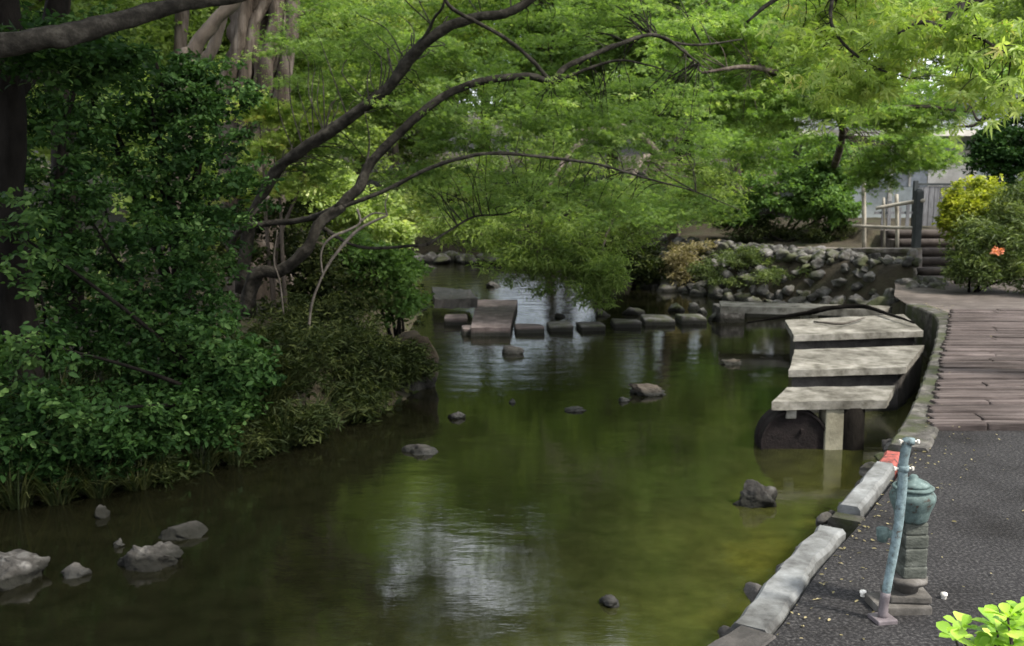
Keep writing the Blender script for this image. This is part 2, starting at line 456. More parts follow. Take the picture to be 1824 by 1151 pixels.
def leaf_mesh(name, mat, P, size, tint, tmpl, seed=0, up=1.0, droop=0.2, heading=None, spread=1.0):
    """one mesh of leaves at P; up: how flat they lie, droop: how far the tips hang"""
    rng = np.random.default_rng(seed)
    n = len(P)
    tv, tf = tmpl
    K = len(tv)
    nz = rng.normal(size=(n, 3)) * 0.55
    nz[:, 2] += up
    nz /= np.linalg.norm(nz, axis=1)[:, None]
    if heading is None:
        x = rng.normal(size=(n, 3))
    else:
        x = heading + rng.normal(size=(n, 3)) * 0.45 * spread
    x[:, 2] = x[:, 2] * 0.4 - droop
    x -= nz * np.sum(x * nz, axis=1)[:, None]
    x /= np.linalg.norm(x, axis=1)[:, None] + 1e-9
    y = np.cross(nz, x)
    s = np.asarray(size)[:, None, None]
    V = P[:, None, :] + s * (tv[None, :, 0, None] * x[:, None, :] + tv[None, :, 1, None] * y[:, None, :] + tv[None, :, 2, None] * nz[:, None, :])
    V = V.reshape(-1, 3)
    F = (np.array(tf)[None, :, :] + (np.arange(n) * K)[:, None, None]).reshape(-1, 3)
    me = bpy.data.meshes.new(name)
    me.vertices.add(len(V)); me.vertices.foreach_set('co', V.astype(np.float32).ravel())
    me.loops.add(F.size); me.loops.foreach_set('vertex_index', F.astype(np.int32).ravel())
    me.polygons.add(len(F))
    me.polygons.foreach_set('loop_start', (np.arange(len(F)) * 3).astype(np.int32))
    me.update(calc_edges=True)
    at = me.attributes.new('tint', 'FLOAT', 'POINT')
    at.data.foreach_set('value', np.repeat(np.clip(tint, 0, 1), K).astype(np.float32))
    me.materials.append(mat)
    return me


def clumps(rng, cen, rad, nc, cr, flat, per, shell=0.35, zcut=None):
    """leaf points in nc clumps scattered through an ellipsoid; returns points, tint, clump centres"""
    d = rng.normal(size=(nc, 3)); d /= np.linalg.norm(d, axis=1)[:, None]
    r = (shell + (1 - shell) * rng.random(nc) ** 0.6)[:, None]
    c = np.array(cen) + d * r * np.array(rad)
    if zcut is not None:
        c = c[c[:, 2] > zcut]
        nc = len(c)
    cs = cr * rng.uniform(0.6, 1.35, nc)
    k = np.repeat(np.arange(nc), per)
    o = rng.normal(size=(len(k), 3))
    o /= (np.linalg.norm(o, axis=1)[:, None] + 1e-9)
    o *= (rng.random(len(k)) ** 0.5)[:, None]
    tilt = rng.normal(size=(nc, 2)) * 0.25
    P = c[k] + o * cs[k][:, None] * np.array([1, 1, flat])
    P[:, 2] += (o[:, 0] * tilt[k, 0] + o[:, 1] * tilt[k, 1]) * cs[k]
    ct = rng.random(nc)
    t = 0.55 * ct[k] + 0.45 * rng.random(len(k))
    return P, t, c, o


def merge(parts):
    return np.concatenate([p[0] for p in parts]), np.concatenate([p[1] for p in parts]), np.concatenate([p[2] for p in parts])


def twigs(mb, rng, anchors, cens, frac, r0=0.008, r1=0.003, sag=0.1, seed=0, sides=4, maxd=2.5):
    """thin twigs from the nearest limb point out to clump centres"""
    A = np.array([tuple(a) for a in anchors])
    for i, c in enumerate(cens):
        if rng.random() > frac: continue
        dd = np.linalg.norm(A - c, axis=1)
        j = int(np.argmin(dd))
        if dd[j] > maxd: continue
        a = A[j]
        m1 = a * 0.65 + c * 0.35 + np.array([rng.normal() * 0.06, rng.normal() * 0.06, sag * dd[j] + rng.normal() * 0.04]) * min(1, dd[j])
        m2 = a * 0.3 + c * 0.7 + np.array([rng.normal() * 0.06, rng.normal() * 0.06, sag * dd[j] * 0.8]) * min(1, dd[j])
        k = 0.6 + 0.5 * dd[j]
        tube(mb, [a, m1, m2, c], [r0 * k, r0 * k * 0.75, (r0 + r1) * 0.5, r1], sides, 3, 0.05, i + seed, cap=False)


# ------------------------------------------------------------------ river outline and terrain
def w2(u, v): p = W(u, v); return (p.x, p.y)
def z2(u, v): p = Z(u, v); return (p.x, p.y)


LEFT = [(-13, -6), (-7.5, 2.5), w2(-260, 960), w2(-60, 915), w2(140, 893), w2(330, 850), w2(520, 798), w2(640, 755), w2(745, 706), w2(700, 640), w2(690, 606),
        w2(740, 596), w2(770, 545), w2(745, 500), w2(700, 470)]
RIGHT_K = [z2(1230, 1152), z2(1304, 1103), z2(1388, 1000), z2(1482, 905), z2(1560, 815), z2(1612, 735), z2(1640, 670), z2(1662, 600), z2(1658, 565), z2(1600, 541)]
k0, k1 = np.array(RIGHT_K[0]), np.array(RIGHT_K[2])
back = k0 - (k1 - k0) / np.linalg.norm(k1 - k0) * 12
FAR_R = [z2(1560, 532), (5.6, 17.0), (4.9, 18.3), (3.9, 19.9), (3.0, 21.2), (2.5, 23), (1.6, 26), (0.5, 27.2), (-1.5, 27.6), (-3.2, 27.2)]
RIVER = LEFT + FAR_R[::-1] + RIGHT_K[::-1] + [tuple(back)]
nL = len(LEFT)


def seg_dist(px, py, pts, closed=False):
    best = np.full(px.shape, 1e9)
    n = len(pts)
    for i in range(n if closed else n - 1):
        ax, ay = pts[i]; bx, by = pts[(i + 1) % n]
        dx, dy = bx - ax, by - ay
        t = np.clip(((px - ax) * dx + (py - ay) * dy) / (dx * dx + dy * dy + 1e-12), 0, 1)
        best = np.minimum(best, np.hypot(px - ax - t * dx, py - ay - t * dy))
    return best


def inside(px, py, pts):
    r = np.zeros(px.shape, bool)
    n = len(pts)
    for i in range(n):
        ax, ay = pts[i]; bx, by = pts[(i + 1) % n]
        if ay == by: continue
        c = ((ay > py) != (by > py)) & (px < (bx - ax) * (py - ay) / (by - ay) + ax)
        r ^= c
    return r


def sstep(a, b, x):
    t = np.clip((x - a) / (b - a), 0, 1)
    return t * t * (3 - 2 * t)


def vnoise(x, y, s, seed=0):
    return (np.sin(x * s * 1.3 + seed) * np.cos(y * s * 1.1 + seed * 2.1) + 0.5 * np.sin(x * s * 2.7 + y * s * 2.1 + seed * 3) + 0.3 * np.cos(x * s * 5.3 - y * s * 4.7 + seed)) / 1.8


WALL_A, WALL_B, WALL_C = (7.2, 18.35), (5.75, 20.4), (5.0, 23.5)
KPATH = [tuple(back + (k0 - back) * f) for f in (0, .12, .24, .36, .48, .6, .72, .84, .93)] + RIGHT_K


def ground_z(x, y):
    x = np.asarray(x, float); y = np.asarray(y, float)
    sd = seg_dist(x, y, RIVER, True)
    ins = inside(x, y, RIVER)
    dl = seg_dist(x, y, LEFT)
    dk = seg_dist(x, y, KPATH)
    dr = seg_dist(x, y, FAR_R)
    left = dl < np.minimum(dk, dr)
    kerb = (dk <= dr) & ~left
    z_in = -0.60 - 0.4 * sstep(0, 0.7, sd)
    zl = -0.63 + 0.60 * sstep(0.0, 0.7, sd) + 0.06 * np.clip(sd - 0.6, 0, 12) + 0.06 * vnoise(x, y, 1.6, 1)
    zk = np.where(sd < 0.16, -0.85, -0.03)
    zr = -0.63 + 0.60 * sstep(0.0, 1.0, sd) + 0.03 * vnoise(x, y, 1.9, 4)
    zr = zr + 0.30 * sstep(0.35, 1.0, sd) * (y > 17.2) * (x < 6.9) * (y < 24) * (1 - sstep(-0.1, 0.2, (x - WALL_A[0]) * 0.816 + (y - WALL_A[1]) * 0.578))
    # terrace behind the stone wall
    side = (x - WALL_A[0]) * (WALL_B[1] - WALL_A[1]) - (y - WALL_A[1]) * (WALL_B[0] - WALL_A[0])
    side = -side / math.hypot(WALL_B[0] - WALL_A[0], WALL_B[1] - WALL_A[1])
    tl = sstep(0.02, 0.3, side if False else ((x - WALL_A[0]) * 0.816 + (y - WALL_A[1]) * 0.578))
    t2 = 0.40 * tl + 0.32 * sstep(0.3, 2.5, (x - WALL_A[0]) * 0.816 + (y - WALL_A[1]) * 0.578)
    t3 = 0.72 * sstep(20.0, 20.25, y)
    terr = np.where(x < 7.05, t2 * (y > 16), t3)
    zr = zr + terr
    zk = zk + np.where(x > 7.05, t3, 0)
    z = np.where(left, zl, np.where(kerb, zk, zr))
    z = np.where(ins, z_in, z)
    z = z + 0.10 * np.clip(y - 28, 0, 60) + 0.05 * np.clip(-x - 9, 0, 60)
    z = z + np.where((y > 28), 0.15 * vnoise(x, y, 0.5, 2), 0)
    return z


def gz(x, y):
    return float(ground_z(np.array([x]), np.array([y]))[0])


def axis(a, b, step, lo, hi):
    mid = list(np.arange(a, b + 1e-6, step))
    s = step; x = a; low = []
    while x > lo:
        s *= 1.35; x -= s; low.append(x)
    s = step; x = mid[-1]; hi_ = []
    while x < hi:
        s *= 1.35; x += s; hi_.append(x)
    return np.array(low[::-1] + mid + hi_)


xs = axis(-11, 12, 0.16, -200, 200)
ys = axis(-4, 31, 0.16, -120, 300)
X, Y = np.meshgrid(xs, ys)
Zg = ground_z(X, Y)
nx, ny = len(xs), len(ys)
V = np.stack([X.ravel(), Y.ravel(), Zg.ravel()], 1)
ii = (np.arange(ny - 1)[:, None] * nx + np.arange(nx - 1)[None, :]).ravel()
F = np.stack([ii, ii + 1, ii + 1 + nx, ii + nx], 1)
me = bpy.data.meshes.new('ground')
me.vertices.add(len(V)); me.vertices.foreach_set('co', V.astype(np.float32).ravel())
me.loops.add(F.size); me.loops.foreach_set('vertex_index', F.astype(np.int32).ravel())
me.polygons.add(len(F)); me.polygons.foreach_set('loop_start', (np.arange(len(F)) * 4).astype(np.int32))
me.update(calc_edges=True)
me.polygons.foreach_set('use_smooth', [True] * len(F))
me.materials.append(M['earth'])
tag(link('ground', me), kind='structure')

# water: a sheet filling the river outline (slightly under the banks)
mb = MB()
cx = [p for p in RIVER]
wp = []
n = len(RIVER)
bm = bmesh.new()
vv = []
cen = np.mean(np.array(RIVER), axis=0)
mb.add([(-30, -10, WZ), (14, -10, WZ), (14, 29, WZ), (-30, 29, WZ)], [(0, 1, 2, 3)])
bm.free()
tag(mb.build('water', M['water']), kind='structure')


def offset_line(pts, off):
    """offset to the right-hand side of the walking direction"""
    P = [np.array(p) for p in pts]
    out = []
    for i in range(len(P)):
        a = P[max(0, i - 1)]; b = P[min(len(P) - 1, i + 1)]
        t = (b - a) / np.linalg.norm(b - a)
        out.append(P[i] + np.array([t[1], -t[0]]) * off)
    return out


def resample(pts, step):
    P = [np.array(p, float) for p in catmull([(*p, 0) for p in pts], 8)]
    P = np.array([p[:2] for p in P])
    d = np.concatenate([[0], np.cumsum(np.linalg.norm(np.diff(P, axis=0), axis=1))])
    s = np.arange(0, d[-1], step)
    return np.stack([np.interp(s, d, P[:, 0]), np.interp(s, d, P[:, 1])], 1), d[-1]


KL, KLEN = resample(KPATH, 0.1)

# asphalt path sheet
inner = offset_line(KL, 0.2)
mb = MB()
vs = []; fs = []
for i, p in enumerate(inner):
    if p[1] > 7.7: break
    row = np.linspace(p[0], 14, 30)
    vs += [(x, p[1] + 0.0 * x, 0.0) for x in row]
m_ = len(vs) // 30
for i in range(m_ - 1):
    for k in range(29):
        a = i * 30 + k
        fs.append((a, a + 1, a + 31, a + 30))
mb.add(vs, fs)
tag(mb.build('path', M['asphalt']), kind='structure')

# earth walk beyond the sleepers to the steps
M['dirt'] = surface('dirt_path', [(0.3, (0.04, 0.032, 0.027)), (0.5, (0.075, 0.062, 0.054)), (0.7, (0.14, 0.118, 0.105))], 5, 0.9, 0.02, 18, (0.6, 2.5, 1))
mb = MB()
vs = [(*Z(1700, 566)[:2], 0.004), (14, 12.9, 0.004), (14, 17.9, 0.004), (8.6, 18.3, 0.004), (7.15, 18.3, 0.004), (6.7, 17.9, 0.004), (6.25, 16.6, 0.004), (5.75, 15.3, 0.004), (5.6, 14.5, 0.004)]
mb.add(vs, [tuple(range(len(vs)))])
tag(mb.build('dirt_path', M['dirt']), kind='structure')

# sleepers laid across the path
mb = MB()
rnd = random.Random(5)
y = 7.28
i = 0
while y < 13.4:
    wd = rnd.uniform(0.145, 0.20)
    v = None
    # left edge runs from (1670,775) to (1712,560)
    f = (y - 7.28) / (13.2 - 7.28)
    xl = (1 - f) * Z(1672, 775).x + f * Z(1708, 566).x + rnd.uniform(-0.015, 0.015)
    full = rnd.random() < 0.7
    seam = (1 - f) * Z(1768, 775).x + f * Z(1790, 566).x + rnd.uniform(-0.03, 0.03)
    zt = rnd.uniform(0.008, 0.022)
    if full: seam = 13
    box(mb, ((xl + seam) / 2, y + wd / 2, zt / 2 + 0.005), (seam - xl - 0.006, wd - 0.03, zt + 0.07), rnd.uniform(-0.004, 0.004), 0.022, i, 0.008)
    zt2 = zt + (0 if full else rnd.uniform(-0.008, 0.008))
    if not full: box(mb, ((seam + 13) / 2, y + wd / 2, zt2 / 2 + 0.005), (13 - seam, wd - 0.03, zt2 + 0.07), rnd.uniform(-0.003, 0.003), 0.022, i + 99, 0.008)
    y += wd
    i += 1
tag(mb.build('boardwalk', M['sleeper']), kind='structure')


# kerbs: individual stones along the bank
def kerb_run(s0, s1, name, mat, label, group, wdt, off, ztop, zbot=-0.85, skirt=True, bev=0.012, seed=0):
    i0, i1 = int(s0 / 0.1), int(s1 / 0.1)
    seg = KL[i0:i1 + 1]
    outer = offset_line(seg, off)
    inn = offset_line(seg, off + wdt)
    mb = MB()
    vs = []; fs = []
    m = len(seg)
    for i in range(m):
        nzv = noise.noise(Vector((seed + i * 0.35, 1.3, 0))) * 0.004
        e = noise.noise(Vector((i * 0.9, seed, 3))) * 0.022
        o_, n_ = outer[i], inn[i]
        d = (n_ - o_) / np.linalg.norm(n_ - o_)
        o2 = o_ + d * (0.012 + e)
        a = (o2[0] - d[0] * 0.004, o2[1] - d[1] * 0.004, zbot)
        b = (o2[0], o2[1], ztop + nzv - 0.018)
        c = (o2[0] + d[0] * 0.018, o2[1] + d[1] * 0.018, ztop + nzv)
        g = (n_[0] - d[0] * (0.018 + e), n_[1] - d[1] * (0.018 + e), ztop + nzv * 0.6)
        h = (n_[0] - d[0] * e, n_[1] - d[1] * e, ztop - 0.022)
        k = (n_[0] + d[0] * 0.004, n_[1] + d[1] * 0.004, -0.1)
        vs += [a, b, c, g, h, k]
    for i in range(m - 1):
        for k in range(5):
            a = i * 6 + k
            fs.append((a, a + 1, a + 7, a + 6))
    fs.append(tuple(range(6)))
    fs.append(tuple((m - 1) * 6 + k for k in range(6))[::-1])
    mb.add(vs, fs)
    return tag(mb.build(name, mat, origin=(*seg[m // 2], 0)), label, 'kerb', group)


def s_at(pt):
    return float(np.argmin(np.linalg.norm(KL - np.array(pt), axis=1))) * 0.1


s_a = s_at(z2(1304, 1103)); s_b = s_at(z2(1470, 925)); s_c = s_at(z2(1490, 900)); s_d = s_at(z2(1550, 825)); s_e = s_at(z2(1570, 800))
kerb_run(s_a - 3.0, s_a - 0.0, 'kerb_stone', M['rock_dark'], 'dark worn kerb stone at the bottom edge, nearest the camera', 'stone kerbs edging the path', 0.2, 0.03, 0.008, seed=1)
mid = (s_a + s_b) / 2
kerb_run(s_a + 0.03, mid, 'kerb_stone', M['kerb'], 'whitish kerb stone beside the teal pipe foot, first pale one from the camera', 'stone kerbs edging the path', 0.175, 0.0, 0.006, seed=2)
kerb_run(mid, s_b - 0.05, 'kerb_stone', M['kerb'], 'whitish kerb stone ending just before the dark gap in the kerb', 'stone kerbs edging the path', 0.155, 0.0, 0.006, seed=3)
kerb_run(s_c - 0.2, s_c - 0.05, 'kerb_stone', M['kerb_old'], 'short dark kerb piece filling the gap between the whitish kerb stones', 'stone kerbs edging the path', 0.2, 0, -0.01, seed=4)
kerb_run(s_c + 0.02, s_d, 'kerb_stone', M['kerb'], 'whitish kerb stone with dark bands, next to the red capped stone', 'stone kerbs edging the path', 0.14, 0.0, 0.008, seed=5)
kerb_run(s_d + 0.02, s_e - 0.05, 'kerb_stone', M['red'], 'short kerb stone painted red at the end of the pale kerb', 'stone kerbs edging the path', 0.12, 0.02, 0.01, seed=6)
s_f = s_at(z2(1600, 545))
cuts = [s_e + 0.02, s_e + 1.1, s_e + 2.2, s_e + 3.3, s_e + 4.4, s_f - 0.9, s_f]
nm = ['wide mossy kerb block beside the end of the asphalt', 'wide mossy kerb block beside the nearest stone platform', 'wide mossy kerb block beside the middle stone platform',
      'wide mossy kerb block beside the farthest stone platform', 'wide mossy kerb block at the bend before the long beam', 'wide mossy kerb block at the corner where the long stone beam starts']
for j in range(6):
    if cuts[j + 1] - cuts[j] > 0.25:
        kerb_run(cuts[j], cuts[j + 1], 'kerb_block', M['kerb_old'], nm[j], 'wide kerb blocks along the boardwalk', 0.27, 0.02, 0.03, seed=10 + j)


# ------------------------------------------------------------------ rocks
def rock_mesh(size, seed, sub=3, rough=0.28, facet=0.5, parent=None):
    bm = bmesh.new()
    bmesh.ops.create_icosphere(bm, subdivisions=sub, radius=0.5)
    off = Vector((seed * 7.13, seed * 3.7, seed * 1.9))
    rnd = random.Random(seed)
    planes = [(Vector((rnd.gauss(0, 1), rnd.gauss(0, 1), rnd.gauss(0, .8))).normalized(), rnd.uniform(0.22, 0.40)) for _ in range(14)]
    for v in bm.verts:
        p = v.co.copy()
        for nrm, dd in planes:
            e = p.dot(nrm) - dd
            if e > 0: p -= nrm * e * 0.97
        n0 = noise.fractal(p * 2.2 + off, 0.8, 2.1, 5)
        p += p.normalized() * (n0 * rough * 0.42)
        p += noise.noise_vector(p * 5 + off) * 0.035
        p += p.normalized() * (abs(noise.fractal(p * 7 + off, 0.7, 2.2, 4)) * -0.05)
        v.co = Vector((p.x * size[0], p.y * size[1], p.z * size[2])) * 1.15
    me = bpy.data.meshes.new('rock')
    bm.to_mesh(me); bm.free()
    me.polygons.foreach_set('use_smooth', [True] * len(me.polygons))
    return me


def rock(name, loc, size, seed, mat, label=None, cat='rock', group=None, rz=0, sub=3):
    me = rock_mesh(size, seed, sub)
    me.materials.append(mat)
    o = link(name, me, None, loc)
    o.rotation_euler = (0, 0, rz)
    tag(o, label, cat, group)
    return o


G = 'rocks standing in the river'
# px left, px right, base y, top y, material, label
water_rocks = [
    (-60, 88, 1040, 975, 'rock', 'large grey boulder cut by the left frame edge, in dark water'),
    (95, 155, 1030, 1002, 'rock_dark', 'small dark rock between the two grey boulders at lower left'),
    (192, 312, 1018, 958, 'rock', 'lumpy grey boulder second from the left, the largest fully visible'),
    (268, 356, 962, 930, 'rock', 'flat dark rock just behind the lumpy grey boulder'),
    (163, 198, 922, 898, 'rock', 'small pointed grey stone near the dark left bank'),
    (195, 222, 975, 958, 'rock_dark', 'tiny dark stone touching the back of the lumpy boulder'),
    (718, 784, 810, 782, 'rock_dark', 'low rounded black rock with a grey top in mid stream'),
    (796, 826, 747, 732, 'rock_dark', 'small black two-humped rock left of mid stream'),
    (889, 932, 630, 613, 'rock_dark', 'dark pointed rock below the stepping stones'),
    (904, 918, 718, 711, 'rock_dark', 'very small dark stone in mid stream'),
    (1002, 1046, 734, 726, 'rock_dark', 'thin dark flat rock barely above the water'),
    (1120, 1200, 705, 683, 'rock_brown', 'long tan rock with a low tail in mid stream'),
    (1098, 1122, 715, 704, 'rock_dark', 'dark pebble at the tail of the long tan rock'),
    (1288, 1326, 650, 634, 'rock_brown', 'small reddish tan rock left of the stone platforms'),
    (1316, 1404, 905, 864, 'rock', 'pointed grey rock beside the rusty drum'),
    (1060, 1112, 1080, 1060, 'rock_dark', 'black wet rock in the near water at bottom centre'),
    (868, 892, 512, 500, 'rock_dark', 'dark rock far upstream above the stone slab'),
    (738, 778, 480, 470, 'rock_dark', 'low dark rock far upstream by the left bank'),
]
for j, (a, b, yb, yt, mt, lab) in enumerate(water_rocks):
    p = W((a + b) / 2, yb)
    wd = (b - a) / 1824 * p.y
    ht = (yb - yt) / 1824 * p.y * 1.0
    dep = wd * 0.75
    q = p + Vector((0, dep * 0.35, 0))
    rock('boulder' if wd > 0.4 else 'rock', (q.x, q.y, WZ + ht * 0.05), (wd * 1.15, dep * 1.1, ht * (1.7 if wd > .35 else 1.15) + 0.02), 20 + j * 3, M[mt], lab, 'rock', G, rz=j * 0.0, sub=5 if wd > 0.35 else 4)

# promontory on the left bank
p = W(728, 700)
rock('bank_boulder', (p.x - 0.2, p.y + 0.35, -0.5), (1.35, 1.0, 0.95), 7, surface('mossy_earth', [(0.3, (0.012, 0.009, 0.006)), (0.55, (0.035, 0.026, 0.014)), (0.75, (0.025, 0.03, 0.011))], 5, 0.95, 0.05, 14, wet=-0.46),
     'big brown mossy earth boulder jutting from the left bank into the river', 'boulder', sub=4)
rock('bank_boulder', (p.x - 0.95, p.y + 0.1, -0.5), (0.9, 0.8, 0.5), 9, M['rock_dark'], 'dark low boulder at the water line left of the brown mossy one', 'boulder', sub=4)

# stepping stones (px left, right, top y, bottom y)
G = 'stepping stones in a row across the river'
steps_ = [
    (917, 968, 573, 594, 'stone_red', 'brownish stepping block next to the long reddish slab, first of the row'),
    (975, 1019, 568, 591, 'rock_pale', 'mossy stepping block, second of the row from the reddish slab'),
    (1032, 1078, 568, 590, 'rock_pale', 'small mossy stepping block, third of the row, half hidden by leaves'),
    (1092, 1142, 564, 584, 'rock_pale', 'grey stepping block, fourth of the row, with white water beside it'),
    (1146, 1200, 558, 580, 'rock_pale', 'square grey stepping block, fifth of the row'),
    (1212, 1260, 552, 578, 'rock_pale', 'square dark stepping block, last of the row before the concrete beam'),
]
for j, (a, b, yt, yb, mt, lab) in enumerate(steps_):
    p = W((a + b) / 2, yb)
    wd = (b - a) / 1824 * p.y
    ht = (yb - yt) / 1824 * p.y
    mb = MB()
    box(mb, (0, 0, 0), (wd, 0.5, ht * 0.5 + 0.5), 0.06, 0.03, 40 + j, 0.05)
    o = mb.build('stepping_stone', M[mt])
    o.location = (p.x, p.y + 0.25, WZ + ht * 0.5 - (ht * 0.5 + 0.5) / 2)
    tag(o, lab, 'stepping stone', G)
G = 'loose stones lying behind the stepping row'
rr = random.Random(3)
lab = ['pale round stone lying behind the fifth stepping block', 'pale round stone behind the last stepping block', 'white stone at the right end of the loose stones', 'small grey stone behind the third stepping block',
       'small grey stone behind the second stepping block', 'grey stone just left of the concrete beam', 'low stone behind the fourth stepping block', 'tiny stone behind the first stepping block']
for j, (a, b, yt, yb) in enumerate([(1186, 1222, 541, 556), (1222, 1252, 536, 552), (1244, 1262, 548, 560), (1060, 1090, 552, 564), (985, 1010, 556, 566), (1262, 1280, 556, 572), (1106, 1150, 548, 562)]):
    p = W((a + b) / 2, yb)
    wd = (b - a) / 1824 * p.y; ht = (yb - yt) / 1824 * p.y
    rock('stone', (p.x, p.y + wd * .4, WZ + ht * 0.15), (wd, wd * .8, ht * 1.7), 70 + j, M['rock_pale'], lab[j], 'stone', G)


def slab_poly(name, corners, zt, th, mat, parent=None, org=(0, 0, 0), seed=0, jit=0.006):
    """thick slab with a subdivided worn top from four ground corners (fl, fr, br, bl)"""
    bm = bmesh.new()
    fl, fr, br, bl = [np.array(c[:2]) for c in corners]
    nx_, ny_ = 14, 8
    g = {}
    for k, z in enumerate((zt, zt - th)):
        for i in range(nx_ + 1):
            for j in range(ny_ + 1):
                s, t = i / nx_, j / ny_
                q = (fl * (1 - s) + fr * s) * (1 - t) + (bl * (1 - s) + br * s) * t
                edge = i in (0, nx_) or j in (0, ny_)
                nn = noise.noise_vector(Vector((q[0] * 11, q[1] * 11, seed + k)))
                g[k, i, j] = bm.verts.new((q[0] + nn.x * jit * (1.5 if edge else 0), q[1] + nn.y * jit * (1.5 if edge else 0), z + nn.z * jit))
    for i in range(nx_):
        for j in range(ny_):
            bm.faces.new([g[0, i, j], g[0, i + 1, j], g[0, i + 1, j + 1], g[0, i, j + 1]])
            bm.faces.new([g[1, i, j], g[1, i, j + 1], g[1, i + 1, j + 1], g[1, i + 1, j]])
    for i in range(nx_):
        bm.faces.new([g[1, i, 0], g[1, i + 1, 0], g[0, i + 1, 0], g[0, i, 0]])
        bm.faces.new([g[0, i, ny_], g[0, i + 1, ny_], g[1, i + 1, ny_], g[1, i, ny_]])
    for j in range(ny_):
        bm.faces.new([g[0, 0, j], g[0, 0, j + 1], g[1, 0, j + 1], g[1, 0, j]])
        bm.faces.new([g[1, nx_, j], g[1, nx_, j + 1], g[0, nx_, j + 1], g[0, nx_, j]])
    sharp = [e for e in bm.edges if len(e.link_faces) == 2 and e.calc_face_angle(0) > 0.7]
    bmesh.ops.bevel(bm, geom=sharp, offset=0.008, segments=2, affect='EDGES')
    bmesh.ops.recalc_face_normals(bm, faces=bm.faces)
    for v in bm.verts: v.co -= Vector(org)
    me = bpy.data.meshes.new(name); bm.to_mesh(me); bm.free()
    me.materials.append(mat)
    return link(name, me, parent, None if parent else org)


# reddish platforms left of the stepping stones
o = slab_poly('stone_slab', [Z(838, 584, WZ + .13), Z(908, 584, WZ + .13), Z(922, 534, WZ + .13), Z(850, 534, WZ + .13)], WZ + .13, 0.3, M['stone_red'], org=(0, 0, 0), seed=3)
tag(o, 'long flat reddish brown stone slab leading upstream from the stepping stones', 'stone slab')
for (a, b, yt, yb, dep, lab) in [(820, 902, 576, 598, 0.45, 'thick reddish block in front of the long reddish slab'), (789, 832, 556, 580, 0.5, 'reddish block between the left bank and the long reddish slab')]:
    p = W((a + b) / 2, yb)
    wd = (b - a) / 1824 * p.y; ht = (yb - yt) / 1824 * p.y * 0.6
    mb = MB(); box(mb, (0, 0, 0), (wd, dep, ht + 0.35), 0.04, 0.03, int(a), 0.05)
    o = mb.build('stone_block', M['stone_red']); o.location = (p.x, p.y + dep / 2, WZ + ht - (ht + .35) / 2)
    tag(o, lab, 'stone block', 'reddish stone blocks by the left bank')
o = slab_poly('stone_slab', [W(775, 565), W(850, 562), W(838, 545), W(770, 540)], -0.3, 0.16, M['rock_dark'], org=(0, 0, 0), seed=8, jit=0.02)
tag(o, 'dark tilted stone slab reaching out from the left bank, behind the reddish block', 'stone slab')
o.rotation_euler = (0, R(1.2), 0)

# stone platforms over the water at the right
PG = 'stone platforms raised over the water'


def platform(corners, zt, th, label, legs, seed):
    c = sum((Vector(p) for p in corners), Vector()) / 4
    org = Vector((c.x, c.y, WZ))
    e = empty('stone_platform', org, label, 'platform', PG)
    slab_poly('slab', corners, zt, th, M['slab'], e, org, seed)
    if not legs:
        cc = [Vector((c.x + (p.x - c.x) * 0.92, c.y + (p.y - c.y) * 0.8, 0)) for p in corners]
        slab_poly('pier', cc, zt - th - 0.002, 0.85, M['rock_dark'], e, org, seed + 5, 0.012)
    for (x, y, sx, sy, mt) in legs:
        mb = MB(); box(mb, (x - org.x, y - org.y, ((zt - th) + (WZ - 0.35)) / 2 - WZ), (sx, sy, zt - th - WZ + 0.35 - 0.002), 0.05, 0.01, seed, 0.015)
        mb.build('pillar', M[mt], e)
    return e


z3, z2_, z1 = -0.13, -0.10, -0.07
c3 = [Z(1375, 716, z3), Z(1580, 713, z3), Z(1594, 687, z3), Z(1402, 690, z3)]
c2 = [Z(1405, 660, z2_), Z(1614, 654, z2_), Z(1646, 615, z2_), Z(1416, 623, z2_)]
c1 = [Z(1414, 598, z1), Z(1645, 590, z1), Z(1610, 560, z1), Z(1398, 570, z1)]
yf = c3[0].y
mx3 = (1497 - 912) / 1824 * (yf + .12)
e3 = platform(c3, z3, 0.075, 'nearest pale stone platform, over the rusty drum', [(mx3, yf + 0.16, 0.17, 0.2, 'concrete')], 1)
for ux in (1420, 1534):
    mb = MB(); box(mb, ((ux - 912) / 1824 * (yf + .1) - e3.location.x, yf + 0.10 - e3.location.y, z3 - 0.075 - 0.047 - WZ), (0.09, 0.09, 0.09), 0, 0.008, 3, 0.004)
    mb.build('support_block', M['slab'], e3)
platform(c2, z2_, 0.07, 'middle one of the three pale stone platforms, the deepest from front to back', [], 2)
platform(c1, z1, 0.07, 'farthest pale stone platform, with a branch and litter lying on its back', [], 3)

# rusty drum under the nearest platform
p = W(1415, 818)
org = Vector((p.x * 8.86 / p.y, 8.86, WZ))
e = empty('drum', org, 'round rusty iron drum lying half sunk under the nearest platform', 'drum')
mb = MB()
rr_, ln = 0.305, 0.26
seg = 40
zc = 0.05
prof = [(0.0, 0.02), (rr_ * 0.93, 0.02), (rr_ * 0.94, -0.005), (rr_, -0.005), (rr_ + 0.004, 0.02), (rr_ - 0.002, 0.06), (rr_ - 0.002, ln / 2 - .03), (rr_ + 0.01, ln / 2), (rr_ - .002, ln / 2 + .03), (rr_, ln), (0, ln)]
vs = []; fs = []
for r_, y_ in prof:
    for k in range(seg):
        a = 2 * PI * k / seg
        vs.append((r_ * math.cos(a), y_, zc + r_ * 1.02 * math.sin(a)))
for i in range(len(prof) - 1):
    for k in range(seg):
        a = i * seg + k; b = i * seg + (k + 1) % seg
        fs.append((a, a + seg, b + seg, b))
mb.add(vs, fs)
mb.build('drum_body', M['rust'], e)
mb = MB(); box(mb, (0.06, 0.008, 0.17), (0.03, 0.03, 0.03), 0, 0.006); mb.build('bung', M['rust'], e)

